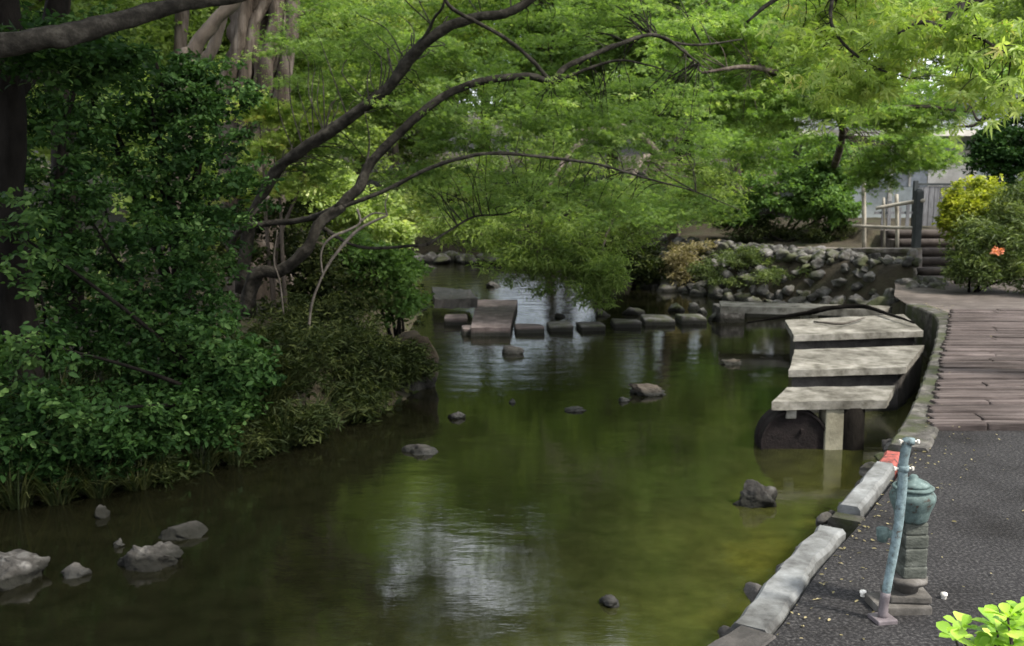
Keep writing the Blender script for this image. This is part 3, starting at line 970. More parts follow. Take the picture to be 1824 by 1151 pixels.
# second dark post right of it
mb = MB()
xr = (1534 - 912) / 1824 * 8.9
lathe(mb, [(0.12, -0.4), (0.125, 0.0), (0.12, 0.38), (0.0, 0.38)], (0, 0, 0), 20)
o = mb.build('timber_post', M['bark_dark']); o.location = (xr, 8.95, WZ)
tag(o, 'thick dark round post between the concrete pillar and the bank under the nearest platform', 'post')

# long stone beam and its end block
a_, b_ = Z(1282, 543, -0.16), Z(1590, 541, -0.05)
o = slab_poly('stone_beam', [Z(1284, 549, -0.16), Z(1575, 546, -0.08), Z(1590, 537, -0.06), Z(1282, 540, -0.16)], -0.13, 0.1, M['slab'], seed=12)
tag(o, 'long narrow pale stone beam lying over the water between the last stepping block and the corner kerb', 'stone beam')
p = W(1302, 575)
mb = MB(); box(mb, (0, 0, 0), (0.42, 0.5, 0.62), 0.03, 0.03, 4, 0.03)
o = mb.build('concrete_block', M['rock']); o.location = (p.x, p.y + 0.25, WZ - 0.06)
tag(o, 'squared grey concrete block carrying the left end of the long stone beam', 'block')
p = W(1400, 572)
mb = MB(); box(mb, (0, 0, 0), (0.95, 0.3, 0.45), 0.08, 0.03, 14, 0.03)
o = mb.build('concrete_block', M['rock']); o.location = (p.x - 0.1, p.y + 0.6, WZ - 0.03)
tag(o, 'low grey concrete block under the middle of the long stone beam', 'block')
mb = MB()
tube(mb, [Z(1330, 575, -.35), Z(1385, 566, -.28), Z(1440, 557, -.16), Z(1490, 547, -.06), Z(1540, 547, -.02), Z(1585, 560, -.01), Z(1628, 575, -.02)], [0.012, 0.022, 0.032, 0.035, 0.03, 0.022, 0.012], 9, 5, 0.3, 4)
o = mb.build('driftwood_branch', M['bark_dark'])
tag(o, 'dark bent branch lying across the farthest platform and the beam', 'branch')
mb = MB()
tube(mb, [Z(1450, 573, -.05), Z(1500, 577, -.03), Z(1540, 566, -.03)], [0.012, 0.016, 0.008], 6, 4, 0.3, 4)
o = mb.build('fallen_twig', M['dead_wood'])
tag(o, 'thin pale twig lying on top of the farthest platform', 'twig')

# rubble bank between water and wall
G = 'boulders piled on the far right bank'
rr = random.Random(11)
cnt = 0
lab_r = 'rough grey boulder in the rubble bank below the low stone wall'
for tr in range(9000):
    x = rr.uniform(2.8, 7.0); y = rr.uniform(16.2, 23.5)
    sd1 = float(seg_dist(np.array([x]), np.array([y]), FAR_R)[0])
    ins = bool(inside(np.array([x]), np.array([y]), RIVER)[0])
    wl = (x - WALL_A[0]) * 0.816 + (y - WALL_A[1]) * 0.578
    if wl > -0.12 or (ins and sd1 > 0.15) or sd1 > 1.6: continue
    s = rr.uniform(0.16, 0.40) * (1.0 if sd1 < 0.5 else 0.75)
    ok = all((x - a) ** 2 + (y - b) ** 2 > (0.31 * (s + c)) ** 2 for a, b, c in globals().setdefault('_rub', []))
    if not ok: continue
    _rub.append((x, y, s))
    z = max(gz(x, y), WZ - 0.05)
    rock('boulder', (x, y, z + s * 0.12), (s * 1.4, s * 1.1, s * 0.95), 100 + cnt, M['rock_pale'] if rr.random() < 0.75 else M['rock'], lab_r, 'boulder', G, rr.uniform(0, 6))
    cnt += 1
    if cnt >= 270: break

# small stones edging the near kerb on the water side
G = 'small rocks wedged along the outer foot of the kerb'
rr = random.Random(8)
i = int((s_a - 0.9) / 0.1)
cnt = 0
while i < int((s_e + 0.6) / 0.1):
    p = KL[i]; q = KL[min(i + 1, len(KL) - 1)]
    t = (q - p) / np.linalg.norm(q - p); nrm = np.array([-t[1], t[0]])
    s = rr.uniform(0.05, 0.10)
    pos = p + nrm * rr.uniform(-0.02, 0.035)
    rock('rock', (pos[0], pos[1], rr.uniform(-0.13, -0.07)), (s * 1.6, s * 1.0, s * 1.2), 300 + cnt, M['rock_dark'] if rr.random() < 0.6 else M['kerb_old'],
         'small dark rock wedged along the outer foot of the near kerb', 'rock', G, rr.uniform(0, 6))
    cnt += 1
    i += rr.choice([1, 2])

# low wall at the terrace
mb = MB()
L1 = np.array(WALL_A); L2 = np.array(WALL_B); L3 = np.array(WALL_C)
pts = []
for a, b in ((L1, L2), (L2, L3)):
    for k in range(12):
        pts.append(a + (b - a) * k / 12)
pts.append(L3)
vs = []; fs = []
for i, p in enumerate(pts):
    a = pts[max(0, i - 1)]; b = pts[min(len(pts) - 1, i + 1)]
    t = (b - a) / np.linalg.norm(b - a); nrm = np.array([-t[1], t[0]])      # towards the river (left of walking away)
    top = 0.43 - 0.012 * i
    rows = [(0.06, -0.45), (0.05, -0.1), (0.03, 0.2), (0.0, top - 0.03), (0.05, top - 0.028), (0.045, top + 0.04), (-0.25, top + 0.05), (-0.28, top - 0.3)]
    for (o_, z_) in rows:
        nn = noise.noise(Vector((i * 0.7, z_ * 5, 2))) * 0.05
        q = p + nrm * (o_ + nn)
        vs.append((q[0], q[1], z_ + nn * 0.4))
K_ = 8
for i in range(len(pts) - 1):
    for k in range(K_ - 1):
        a = i * K_ + k
        fs.append((a, a + 1, a + K_ + 1, a + K_))
fs.append(tuple(range(K_))); fs.append(tuple((len(pts) - 1) * K_ + k for k in range(K_))[::-1])
mb.add(vs, fs)
o = mb.build('low_wall', M['wall_stone'])
tag(o, 'low weathered concrete wall with a thin cap, left of the steps', 'wall')
p = Z(1626, 470, 0.1)
rock('boulder', (7.1, 18.15, 0.17), (0.36, 0.34, 0.55), 77, M['rock_pale'], 'pale upright boulder at the end of the low wall beside the steps', 'boulder')

# steps up to the gate
e = empty('garden_steps', (7.75, 18.3, 0), 'short flight of dark wooden steps rising to the garden gate', 'steps')
for k in range(5):
    mb = MB()
    zt = 0.145 * (k + 1)
    box(mb, (0.05, 0.2 + 0.38 * k + 0.0, zt - 0.22), (1.1, 0.40, 0.40), 0.0, 0.012, k, 0.012)
    mb.build('tread_fill', M['dirt'], e)
    mb = MB()
    tube(mb, [(-0.5, 0.38 * k - 0.03, zt - 0.075), (0.05, 0.38 * k - 0.03, zt - 0.07), (0.6, 0.38 * k - 0.03, zt - 0.075)], [0.072] * 3, 10, 4, 0.08, k)
    mb.build('riser_log', M['step_wood'], e)

# dark gate post, bamboo rails, gate leaf
mb = MB()
bx = D(1632, 430, 18.6)
box(mb, (0, 0, 0.53), (0.13, 0.13, 1.06), 0.1, 0.015)
lathe(mb, [(0.055, 1.055), (0.06, 1.075), (0.03, 1.10), (0, 1.105)], (0, 0, 0), 12)
o = mb.build('gate_post', M['post_dark']); o.location = (bx.x, 18.6, 0.45)
tag(o, 'dark squared post at the top of the wall beside the steps', 'post')
e = empty('bamboo_fence', (D(1590, 430, 19.2).x, 19.2, 0.5), 'low pale bamboo fence of two rails on thin posts beside the dark post', 'fence')
org = e.location


def lt(u, v, d): return D(u, v, d) - org


mb = MB(); tube(mb, [lt(1560, 371, 19.1), lt(1600, 364, 19.0), lt(1646, 357, 18.5)], [0.035] * 3, 8, 3, 0.05); mb.build('rail', M['bamboo'], e)
mb = MB(); tube(mb, [lt(1518, 402, 19.5), lt(1580, 405, 19.1), lt(1632, 406, 18.6)], [0.03] * 3, 8, 3, 0.05); mb.build('rail', M['bamboo'], e)
for (u, vt, vb, dd, r_) in [(1598, 346, 445, 19.07, 0.035), (1575, 352, 440, 19.16, 0.022), (1539, 322, 440, 19.4, 0.04)]:
    mb = MB(); tube(mb, [lt(u, vb + 8, dd + .07), lt(u, (vt + vb) / 2, dd + .07), lt(u - 1, vt, dd + .07)], [r_] * 3, 8, 3, 0.06); mb.build('post', M['bamboo'], e)
# paling fence behind
e = empty('paling_fence', (D(1560, 420, 20.6).x, 20.6, 0.7), 'grey fence of narrow upright palings behind the bamboo rails', 'fence')
mb = MB()
rr = random.Random(2)
for k in range(5):
    x = 0.1 + 0.17 * k + rr.uniform(-.03, .03)
    h = rr.uniform(0.35, 0.6)
    box(mb, (x, 0, h / 2 - 0.05), (0.07, 0.02, h + .1), rr.uniform(-0.06, 0.06), 0.004)
mb.build('palings', M['gate_wood'], e)
mb = MB(); box(mb, (0.44, 0.03, 0.32), (0.95, 0.035, 0.05)); mb.build('rail', M['gate_wood'], e)

gx = D(1675, 400, 20.9)
e = empty('garden_gate', (gx.x, 20.9, 0.72), 'closed grey board gate at the head of the steps', 'gate')
mb = MB()
for k in range(9):
    box(mb, (-0.44 + 0.11 * k, 0, 0.42), (0.10, 0.03, 0.80), 0, 0.005, k, 0.003)
mb.build('gate_leaf', M['gate_wood'], e)
mb = MB(); box(mb, (0, 0.0, 0.86), (1.06, 0.07, 0.05), 0, 0.006); mb.build('top_rail', M['post_dark'], e)
for s in (-1, 1):
    mb = MB(); box(mb, (0.55 * s, 0.0, 0.46), (0.08, 0.09, 0.95), 0, 0.006); mb.build('jamb', M['post_dark'], e)

# pale house behind the gate
hx = D(1690, 300, 25.5)
e = empty('garden_house', (hx.x, 25.5, 0.7), 'pale grey walled garden house with a low slate roof behind the gate', 'house')
mb = MB()
HW = 3.3
# front wall built round a door and a window opening
box(mb, (-2.35, 0, 1.05), (1.9, 0.14, 2.2)); box(mb, (-0.4, 0, 1.9), (2.0, 0.14, 0.5)); box(mb, (-0.95, 0, 0.35), (0.9, 0.14, 0.8)); box(mb, (1.95, 0, 1.05), (2.7, 0.14, 2.2))
box(mb, (-3.23, 1.6, 1.05), (0.14, 3.06, 2.2)); box(mb, (3.23, 1.6, 1.05), (0.14, 3.06, 2.2)); box(mb, (0, 3.2, 1.05), (6.6, 0.14, 2.2))
mb.build('wall', M['wall_pale'], e)
mb = MB()
vs = [(-3.9, -0.75, 1.98), (3.9, -0.75, 1.98), (3.9, 1.6, 3.0), (-3.9, 1.6, 3.0), (-3.9, 3.9, 1.98), (3.9, 3.9, 1.98)]
vs += [(x, y_, z_ + 0.12) for x, y_, z_ in vs]
mb.add(vs, [(0, 1, 2, 3), (3, 2, 5, 4), (6, 9, 8, 7), (9, 10, 11, 8), (0, 6, 7, 1), (4, 5, 11, 10), (0, 3, 9, 6), (3, 4, 10, 9), (1, 7, 8, 2), (2, 8, 11, 5)])
mb.build('roof', M['roof'], e)
mb = MB(); box(mb, (0, -0.80, 2.03), (7.9, 0.06, 0.14)); mb.build('fascia', M['trim'], e)
for x in (-3.0, -1.45, 0.6, 3.0):
    mb = MB(); box(mb, (x, -0.09, 1.0), (0.1, 0.05, 2.1)); mb.build('pillar', M['trim'], e)
mb = MB(); box(mb, (0.05, 0.02, 0.8), (1.1, 0.05, 1.7)); mb.build('door', M['trim'], e)
mb = MB(); box(mb, (-0.95, 0.03, 1.2), (0.88, 0.03, 0.88)); w_ = mb.build('window', M['roof'], e)
mb = MB(); box(mb, (-0.95, 0.0, 1.2), (0.05, 0.05, 0.88)); box(mb, (-0.95, 0.0, 1.2), (0.88, 0.045, 0.05)); o = mb.build('frame', M['trim'], w_)


# ------------------------------------------------------------------ teal lantern and pipe
lp = Z(1600, 1082)
dd = lp.y
def ly(v): return (Z(1600, 1082).z + (1082 - v) / 1824 * dd * 1.02)
e = empty('garden_lantern', (Z(1600, 1078).x, dd, 0), 'small weathered garden lantern with a teal pot head on a squared post over flat stones', 'lantern')
e.scale = (0.93, 0.93, 0.98)
px = dd / 1824
mb = MB(); box(mb, (-0.01, 0, 0.018), (0.25, 0.17, 0.045), 0.08, 0.008, 1, 0.01); mb.build('base_stone', M['base_stone'], e)
mb = MB(); box(mb, (0.03, 0.02, 0.057), (0.19, 0.15, 0.034), -0.05, 0.007, 2, 0.01); mb.build('base_stone', M['base_stone'], e)
mb = MB(); lathe(mb, [(0.0, 0.078), (0.055, 0.078), (0.06, 0.10), (0.095, 0.122), (0.10, 0.135), (0.085, 0.146), (0.0, 0.148)], (0.03, 0.02, 0), 8); mb.build('flared_foot', M['base_stone'], e)
mb = MB()
for (z0, z1, w0) in [(0.146, 0.20, 0.112), (0.2015, 0.285, 0.106), (0.2865, 0.345, 0.110), (0.3465, 0.40, 0.106)]:
    box(mb, (0.045, 0.02, (z0 + z1) / 2), (w0, w0, z1 - z0), 0.05, 0.008, int(z0 * 100), 0.004)
mb.build('post', M['post_stone'], e)
mb = MB()
lathe(mb, [(0.0, 0.398), (0.066, 0.400), (0.074, 0.412), (0.082, 0.445), (0.095, 0.475), (0.103, 0.50), (0.102, 0.518), (0.094, 0.530), (0.082, 0.535), (0.08, 0.542), (0.092, 0.546), (0.094, 0.553), (0.086, 0.558), (0.02, 0.56), (0, 0.56)], (0.035, 0.02, 0), 32)
pot = mb.build('pot', M['teal'], e)
mb = MB(); lathe(mb, [(0.0, 0.559), (0.075, 0.56), (0.07, 0.572), (0.04, 0.585), (0.022, 0.588), (0.02, 0.60), (0.012, 0.607), (0, 0.608)], (0.035, 0.02, 0), 24); mb.build('lid', M['teal'], e)
mb = MB(); box(mb, (-0.05, 0.02, 0.335), (0.10, 0.03, 0.03), 0, 0.006)
lathe(mb, [(0.0, 0.30), (0.022, 0.302), (0.028, 0.33), (0.03, 0.36), (0.024, 0.365), (0.0, 0.365)], (-0.095, 0.02, 0), 14); mb.build('side_cup', M['teal'], e)

pd = dd - 0.13
e = empty('pipe_stand', D(1572, 1098, pd), 'pale teal curved water pipe standing in front of the lantern, with bolted clamps', 'pipe')
org = e.location
pts = [D(1572, 1100, pd), D(1577, 1060, pd), D(1588, 1005, pd), D(1600, 935, pd), D(1607, 870, pd), D(1609, 825, pd), D(1617, 783, pd)]
mb = MB(); tube(mb, [p - org for p in pts[1:]], [0.019, 0.019, 0.02, 0.02, 0.0195, 0.021], 14, 5, 0.02); mb.build('pipe', M['pipe'], e)
mb = MB(); tube(mb, [pts[0] - org, D(1574, 1080, pd) - org, pts[1] - org + (pts[2] - pts[1]) * 0.1], [0.022, 0.0205, 0.0205], 14, 3, 0.03); mb.build('pipe_foot', M['pipe_foot'], e)
mb = MB(); box(mb, pts[0] - org + Vector((0, 0, -0.01)), (0.09, 0.09, 0.03), 0.2, 0.005); mb.build('foot_plate', M['pipe_foot'], e)
for (u, v) in ((1619, 786), (1609, 834)):
    c_ = D(u, v, pd) - org
    mb = MB(); tube(mb, [c_ + Vector((0, 0, -0.012)), c_ + Vector((0, 0, 0.012))], [0.024, 0.024], 14, 2, 0); cl = mb.build('clamp', M['pipe'], e)
    for s in (-1, 1):
        mb = MB(); tube(mb, [c_ + Vector((0.018 * s, -0.004, 0)), c_ + Vector((0.034 * s, -0.004, 0))], [0.005, 0.005], 8, 2, 0)
        box(mb, c_ + Vector((0.037 * s, -0.004, 0)), (0.010, 0.016, 0.016), 0, 0.003); mb.build('bolt', M['bolt'], cl)
for (u, v, l_) in ((1537, 1062, 'small pale stud left of the lantern foot'), (1681, 1066, 'small pale stud right of the lantern foot')):
    p = Z(u, v)
    mb = MB(); lathe(mb, [(0.012, -0.01), (0.012, 0.012), (0.016, 0.016), (0.014, 0.026), (0, 0.03)], (0, 0, 0), 12)
    o = mb.build('stud', M['bolt']); o.location = (p.x, p.y, 0.0); tag(o, l_, 'stud', 'pale studs beside the lantern')


# ------------------------------------------------------------------ vegetation
def foliage(name, mat, specs, tmpl, size, seed, up=1.0, droop=0.2, parent=None, heading_out=False, jitter=0.35):
    """specs: (centre, radii, n clumps, clump radius, flatness, leaves per clump, shell)"""
    rng = np.random.default_rng(seed)
    parts = []; cs = []
    org = Vector(parent.location) if parent is not None else Vector()
    for (cen, rad, nc, cr, fl, per, sh) in specs:
        P, t, c, o = clumps(rng, tuple(Vector(cen) - org), rad, nc, cr, fl, per, sh)
        parts.append((P, t, o)); cs.append(c)
    P, t, o = merge(parts)
    sz = size * rng.uniform(1 - jitter * 1.4, 1 + jitter * 1.4, len(P))
    me = leaf_mesh(name, mat, P, sz, t, tmpl, seed, up, droop, o if heading_out else None)
    ob = link(name, me, parent)
    return ob, np.concatenate(cs)


def stems(e, base, tips, r0, mat, seed, name='stem'):
    rr = random.Random(seed)
    mb = MB()
    org = Vector(e.location)
    for i, t in enumerate(tips):
        b = Vector(base) + Vector((rr.uniform(-.12, .12), rr.uniform(-.12, .12), 0)) - org
        t = Vector(t) - org
        m1 = b.lerp(t, 0.35) + Vector((rr.uniform(-.12, .12), rr.uniform(-.12, .12), 0.12)) * (t - b).length * 0.4
        m2 = b.lerp(t, 0.7) + Vector((rr.uniform(-.1, .1), rr.uniform(-.1, .1), 0.08)) * (t - b).length * 0.4
        tube(mb, [b, m1, m2, t], [r0, r0 * 0.8, r0 * 0.55, r0 * 0.25], 7, 4, 0.1, seed + i)
    return mb.build(name, mat, e)


def shrub(name, base, label, cat, mat, specs, tmpl, size, seed, up=0.6, droop=0.3, r0=0.025, bark='bark_dark', group=None, nst=6):
    e = empty(name, base, label, cat, group)
    f, cs = foliage('foliage', mat, specs, tmpl, size, seed, up, droop, e)
    rr = random.Random(seed)
    tips = []
    for s in specs:
        for k in range(max(1, nst // len(specs))):
            tips.append(Vector(s[0]) + Vector((rr.uniform(-.6, .6) * s[1][0], rr.uniform(-.6, .6) * s[1][1], rr.uniform(-.3, .6) * s[1][2])))
    stems(e, base, tips, r0, M[bark], seed)
    return e


def onground(u, v, d):
    p = D(u, v, d)
    return Vector((p.x, p.y, gz(p.x, p.y) - 0.03))


SH = 'dense dark shrubs on the left bank'
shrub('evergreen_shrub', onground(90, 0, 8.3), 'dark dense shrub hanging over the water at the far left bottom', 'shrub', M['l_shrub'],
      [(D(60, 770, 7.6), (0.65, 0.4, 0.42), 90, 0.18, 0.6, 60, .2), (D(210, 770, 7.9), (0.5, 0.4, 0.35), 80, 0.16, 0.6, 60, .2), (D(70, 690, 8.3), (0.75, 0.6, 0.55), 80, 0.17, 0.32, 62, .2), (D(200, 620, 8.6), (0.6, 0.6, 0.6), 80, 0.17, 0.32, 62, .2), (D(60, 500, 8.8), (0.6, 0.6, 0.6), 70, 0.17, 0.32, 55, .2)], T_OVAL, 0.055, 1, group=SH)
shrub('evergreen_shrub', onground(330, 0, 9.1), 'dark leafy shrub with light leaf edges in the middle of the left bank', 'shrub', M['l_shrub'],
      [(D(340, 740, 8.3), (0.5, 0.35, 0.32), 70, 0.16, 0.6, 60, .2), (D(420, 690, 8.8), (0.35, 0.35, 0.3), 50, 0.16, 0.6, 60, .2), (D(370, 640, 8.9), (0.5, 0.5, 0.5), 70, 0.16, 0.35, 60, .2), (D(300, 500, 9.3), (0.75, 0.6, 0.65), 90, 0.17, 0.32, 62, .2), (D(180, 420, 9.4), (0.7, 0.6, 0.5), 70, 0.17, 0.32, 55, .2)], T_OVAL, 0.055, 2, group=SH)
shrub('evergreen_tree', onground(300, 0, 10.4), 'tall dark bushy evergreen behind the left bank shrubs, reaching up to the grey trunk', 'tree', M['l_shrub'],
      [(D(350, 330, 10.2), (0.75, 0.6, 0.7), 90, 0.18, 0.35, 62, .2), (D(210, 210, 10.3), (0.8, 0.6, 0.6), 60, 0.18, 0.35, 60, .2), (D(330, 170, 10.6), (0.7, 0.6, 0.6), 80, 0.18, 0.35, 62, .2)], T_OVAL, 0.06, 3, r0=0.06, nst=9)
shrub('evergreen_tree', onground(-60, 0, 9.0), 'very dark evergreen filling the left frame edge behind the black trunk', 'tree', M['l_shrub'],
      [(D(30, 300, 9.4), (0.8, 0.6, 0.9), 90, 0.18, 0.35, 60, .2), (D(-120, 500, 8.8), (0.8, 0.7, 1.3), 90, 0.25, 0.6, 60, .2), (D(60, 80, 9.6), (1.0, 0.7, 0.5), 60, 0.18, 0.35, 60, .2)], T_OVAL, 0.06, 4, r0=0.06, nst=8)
shrub('weedy_bush', onground(560, 0, 11.6), 'brownish green weedy bush under the leaning maple', 'bush', M['l_olive'],
      [(D(560, 600, 11.2), (0.85, 0.6, 0.5), 100, 0.17, 0.7, 70, .2), (D(660, 640, 11.8), (0.55, 0.5, 0.35), 60, 0.15, 0.7, 60, .2), (D(470, 710, 10.0), (0.6, 0.4, 0.28), 80, 0.14, 0.7, 60, .2), (D(590, 690, 10.6), (0.5, 0.4, 0.3), 70, 0.14, 0.7, 60, .2), (D(665, 700, 11.0), (0.35, 0.4, 0.2), 40, 0.12, 0.7, 60, .2)], T_NARROW, 0.075, 5, up=.5)
shrub('leafy_bush', onground(690, 0, 13.6), 'bright green bush at the tip of the left bank beside the upstream water', 'bush', M['l_fresh'],
      [(D(690, 505, 13.4), (0.5, 0.5, 0.5), 100, 0.17, 0.5, 70, .2), (D(640, 470, 13.4), (0.5, 0.5, 0.45), 60, 0.17, 0.5, 60, .2), (D(720, 535, 13.2), (0.28, 0.3, 0.2), 30, 0.12, 0.5, 50, .2)], T_OVAL, 0.06, 6)
shrub('leafy_bush', onground(600, 0, 13.0), 'dark mixed bush behind the pale dead branches', 'bush', M['l_olive'],
      [(D(600, 520, 13), (0.8, 0.5, 0.6), 80, 0.2, 0.6, 60, .2), (D(500, 440, 13), (0.9, 0.5, 0.6), 70, 0.2, 0.6, 60, .2)], T_OVAL, 0.065, 7)

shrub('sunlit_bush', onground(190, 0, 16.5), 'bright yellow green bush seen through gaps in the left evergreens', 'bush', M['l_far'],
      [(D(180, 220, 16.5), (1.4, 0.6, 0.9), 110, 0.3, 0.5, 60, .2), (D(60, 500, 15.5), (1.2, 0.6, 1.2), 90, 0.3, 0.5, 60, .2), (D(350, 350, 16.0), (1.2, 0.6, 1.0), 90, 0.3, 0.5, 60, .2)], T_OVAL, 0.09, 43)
shrub('laurel_bush', onground(390, 0, 8.9), 'bush with larger mid green leaves at the outer edge of the left evergreens', 'bush', M['l_laurel'],
      [(D(400, 650, 8.5), (0.3, 0.25, 0.3), 34, 0.12, 0.4, 26, .2), (D(330, 590, 8.5), (0.3, 0.2, 0.2), 20, 0.12, 0.4, 24, .2), (D(150, 730, 7.3), (0.35, 0.2, 0.14), 18, 0.11, 0.4, 22, .2), (D(30, 430, 7.6), (0.3, 0.2, 0.5), 26, 0.12, 0.4, 22, .2), (D(60, 640, 7.3), (0.3, 0.2, 0.3), 22, 0.12, 0.4, 22, .2)], T_OVAL, 0.062, 61, 0.7, 0.3)
shrub('sunlit_bush', onground(620, 0, 19.0), 'light green bush behind the fork of the leaning maple', 'bush', M['l_far'],
      [(D(640, 380, 19), (0.9, 0.5, 0.6), 90, 0.24, 0.5, 60, .2), (D(560, 340, 19), (0.9, 0.5, 0.7), 90, 0.24, 0.5, 60, .2), (D(690, 420, 19.5), (0.5, 0.4, 0.35), 40, 0.2, 0.5, 50, .2)], T_OVAL, 0.09, 71)
# black trunk at the left edge
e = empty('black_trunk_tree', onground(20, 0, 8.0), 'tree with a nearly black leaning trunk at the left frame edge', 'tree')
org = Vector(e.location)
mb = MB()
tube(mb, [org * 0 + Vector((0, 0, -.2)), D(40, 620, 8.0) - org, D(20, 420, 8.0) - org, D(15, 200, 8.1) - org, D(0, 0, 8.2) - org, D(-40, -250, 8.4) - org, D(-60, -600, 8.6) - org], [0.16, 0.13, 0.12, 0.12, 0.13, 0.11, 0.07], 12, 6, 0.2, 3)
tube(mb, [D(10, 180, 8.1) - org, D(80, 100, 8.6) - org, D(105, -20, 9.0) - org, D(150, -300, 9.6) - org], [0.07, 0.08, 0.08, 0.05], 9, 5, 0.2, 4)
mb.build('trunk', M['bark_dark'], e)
mb = MB()
tube(mb, [D(-60, 90, 6.8) - org, D(60, 72, 6.9) - org, D(135, 60, 7.0) - org, D(230, 33, 7.2) - org, D(330, 6, 7.4) - org, D(450, -12, 7.6) - org, D(560, -60, 7.9) - org], [0.085, 0.072, 0.068, 0.06, 0.052, 0.042, 0.03], 10, 6, 0.15, 5)
tube(mb, [D(-40, -250, 8.4) - org, Vector((-4.5, 5.6, 5.2)) - org, Vector((-4.0, 3.2, 5.3)) - org, Vector((-2.2, 1.2, 5.9)) - org], [0.11, 0.09, 0.07, 0.03], 10, 5, 0.15, 8)  # limb out of view, added to carry the shading canopy towards the camera
tube(mb, [D(-40, -250, 8.4) - org, Vector((-3.0, 7.6, 5.3)) - org, Vector((-1.5, 7.0, 5.9)) - org, Vector((0.8, 6.6, 6.1)) - org, Vector((2.0, 6.2, 6.0)) - org], [0.11, 0.09, 0.07, 0.05, 0.02], 10, 5, 0.15, 8)  # unseen limb, added under the canopy that shades the left bank
tube(mb, [D(-40, -250, 8.4) - org, D(-140, 0, 7.6) - org, D(-60, 90, 6.8) - org], [0.09, 0.09, 0.085], 10, 6, 0.15, 5)
lb = mb.build('limb', M['bark_limb'], e)
foliage('crown', M['l_shrub'], [(D(-100, -350, 8.8), (2.0, 1.8, 1.0), 200, 0.3, 0.5, 60, .2), (D(250, -420, 9.5), (1.6, 1.8, 0.9), 150, 0.3, 0.5, 60, .2), (D(60, 95, 7.6), (0.7, 0.4, 0.25), 40, 0.16, 0.6, 60, .1), (D(200, 120, 8.0), (0.5, 0.3, 0.2), 20, 0.14, 0.6, 50, .1),
   (Vector((-0.2, 6.6, 6.0)), (3.2, 2.6, 0.8), 420, 0.36, 0.5, 70, .1), (Vector((-5.0, 3.2, 5.0)), (3.2, 3.0, 0.7), 330, 0.36, 0.5, 65, .1), (Vector((-2.2, 1.2, 6.0)), (2.6, 2.6, 0.6), 260, 0.36, 0.5, 65, .1), (Vector((-3.5, 6.2, 5.2)), (2.2, 2.8, 0.8), 260, 0.34, 0.5, 60, .1)], T_OVAL, 0.06, 31, 0.8, 0.2, e)  # clumps on this line: unseen canopy, added overhead to shade the left bank

# grey multi-stemmed trunk
e = empty('grey_trunk_tree', onground(450, 0, 15.0), 'big tree with a pale ridged multi-stemmed trunk at upper left', 'tree')
org = Vector(e.location)
mb = MB()
L_ = lambda u, v, d: D(u, v, d) - org
tube(mb, [Vector((0, 0, -.3)), L_(450, 330, 15), L_(452, 200, 15), L_(458, 120, 15), L_(468, 40, 15), L_(480, -60, 15), L_(500, -400, 15.3), L_(520, -900, 15.6)], [0.48, 0.44, 0.42, 0.40, 0.37, 0.34, 0.26, 0.1], 20, 7, 0.25, 7)
for (pl, r_, sd) in [([(392, 170), (415, 120), (432, 60), (436, 0), (440, -150), (420, -500)], 0.13, 1), ([(425, 200), (440, 110), (455, 40), (480, -10), (520, -160)], 0.10, 2), ([(470, 200), (478, 100), (492, 30), (498, -40), (500, -300)], 0.12, 3),
                      ([(500, 190), (512, 110), (520, 40), (528, -30), (560, -300)], 0.12, 4), ([(448, 190), (462, 120), (440, 60), (425, 10), (400, -80)], 0.07, 5), ([(484, 140), (520, 40), (560, 15), (620, -20)], 0.035, 6)]:
    tube(mb, [L_(u, v, 14.55 + 0.02 * k) for k, (u, v) in enumerate(pl)], [r_ * (1 - 0.08 * k) for k in range(len(pl))], 10, 6, 0.22, sd * 11)
mb.build('trunk', M['bark_grey'], e)
foliage('crown', M['l_far_dark'], [(D(480, -650, 15.5), (3.6, 3.0, 1.8), 260, 0.45, 0.5, 60, .2), (D(200, -500, 15), (2.5, 2.0, 1.4), 120, 0.45, 0.5, 60, .2)], T_OVAL, 0.09, 33, 0.8, 0.2, e)

# two slim leaning trunks left of it
G = 'slim trunks standing behind the left shrubs'
for j, (pl, r_, d_, mt, lab) in enumerate([([(300, 420), (330, 150), (345, 90), (385, 35), (430, -20), (470, -200)], 0.10, 12.5, 'bark', 'slim brown tree leaning right beside the grey multi-stemmed trunk'),
                                 ([(290, 420), (345, 160), (375, 95), (396, 30), (410, -60), (420, -300)], 0.085, 13.5, 'bark', 'slim tree with a fork just left of the grey multi-stemmed trunk'),
                                 ([(300, 450), (312, 200), (322, 60), (330, -60), (335, -300)], 0.13, 18, 'bark_grey', 'pale straight slim tree farther back at upper left'),
                                 ([(120, 500), (112, 250), (100, 120), (110, -30), (120, -300)], 0.14, 12, 'bark_dark', 'dark upright tree seen through the gap at the left')]):
    u, v = pl[0]
    e = empty('slim_tree', onground(u, v, d_), lab, 'tree', G)
    org = Vector(e.location)
    mb = MB()
    tube(mb, [Vector((0, 0, -.2))] + [D(u, v, d_) - org for u, v in pl[1:]], [r_ * 1.2] + [r_ * (1 - .1 * k) for k in range(len(pl) - 1)], 10, 6, 0.15, j)
    mb.build('trunk', M[mt], e)
    tp = D(*pl[-1], d_)
    foliage('crown', M['l_far_dark'], [(tp + Vector((0, 0, .4)), (1.3, 1.2, 0.8), 70, 0.3, 0.5, 50, .2)], T_OVAL, 0.08, 50 + j, 0.8, 0.2, e)

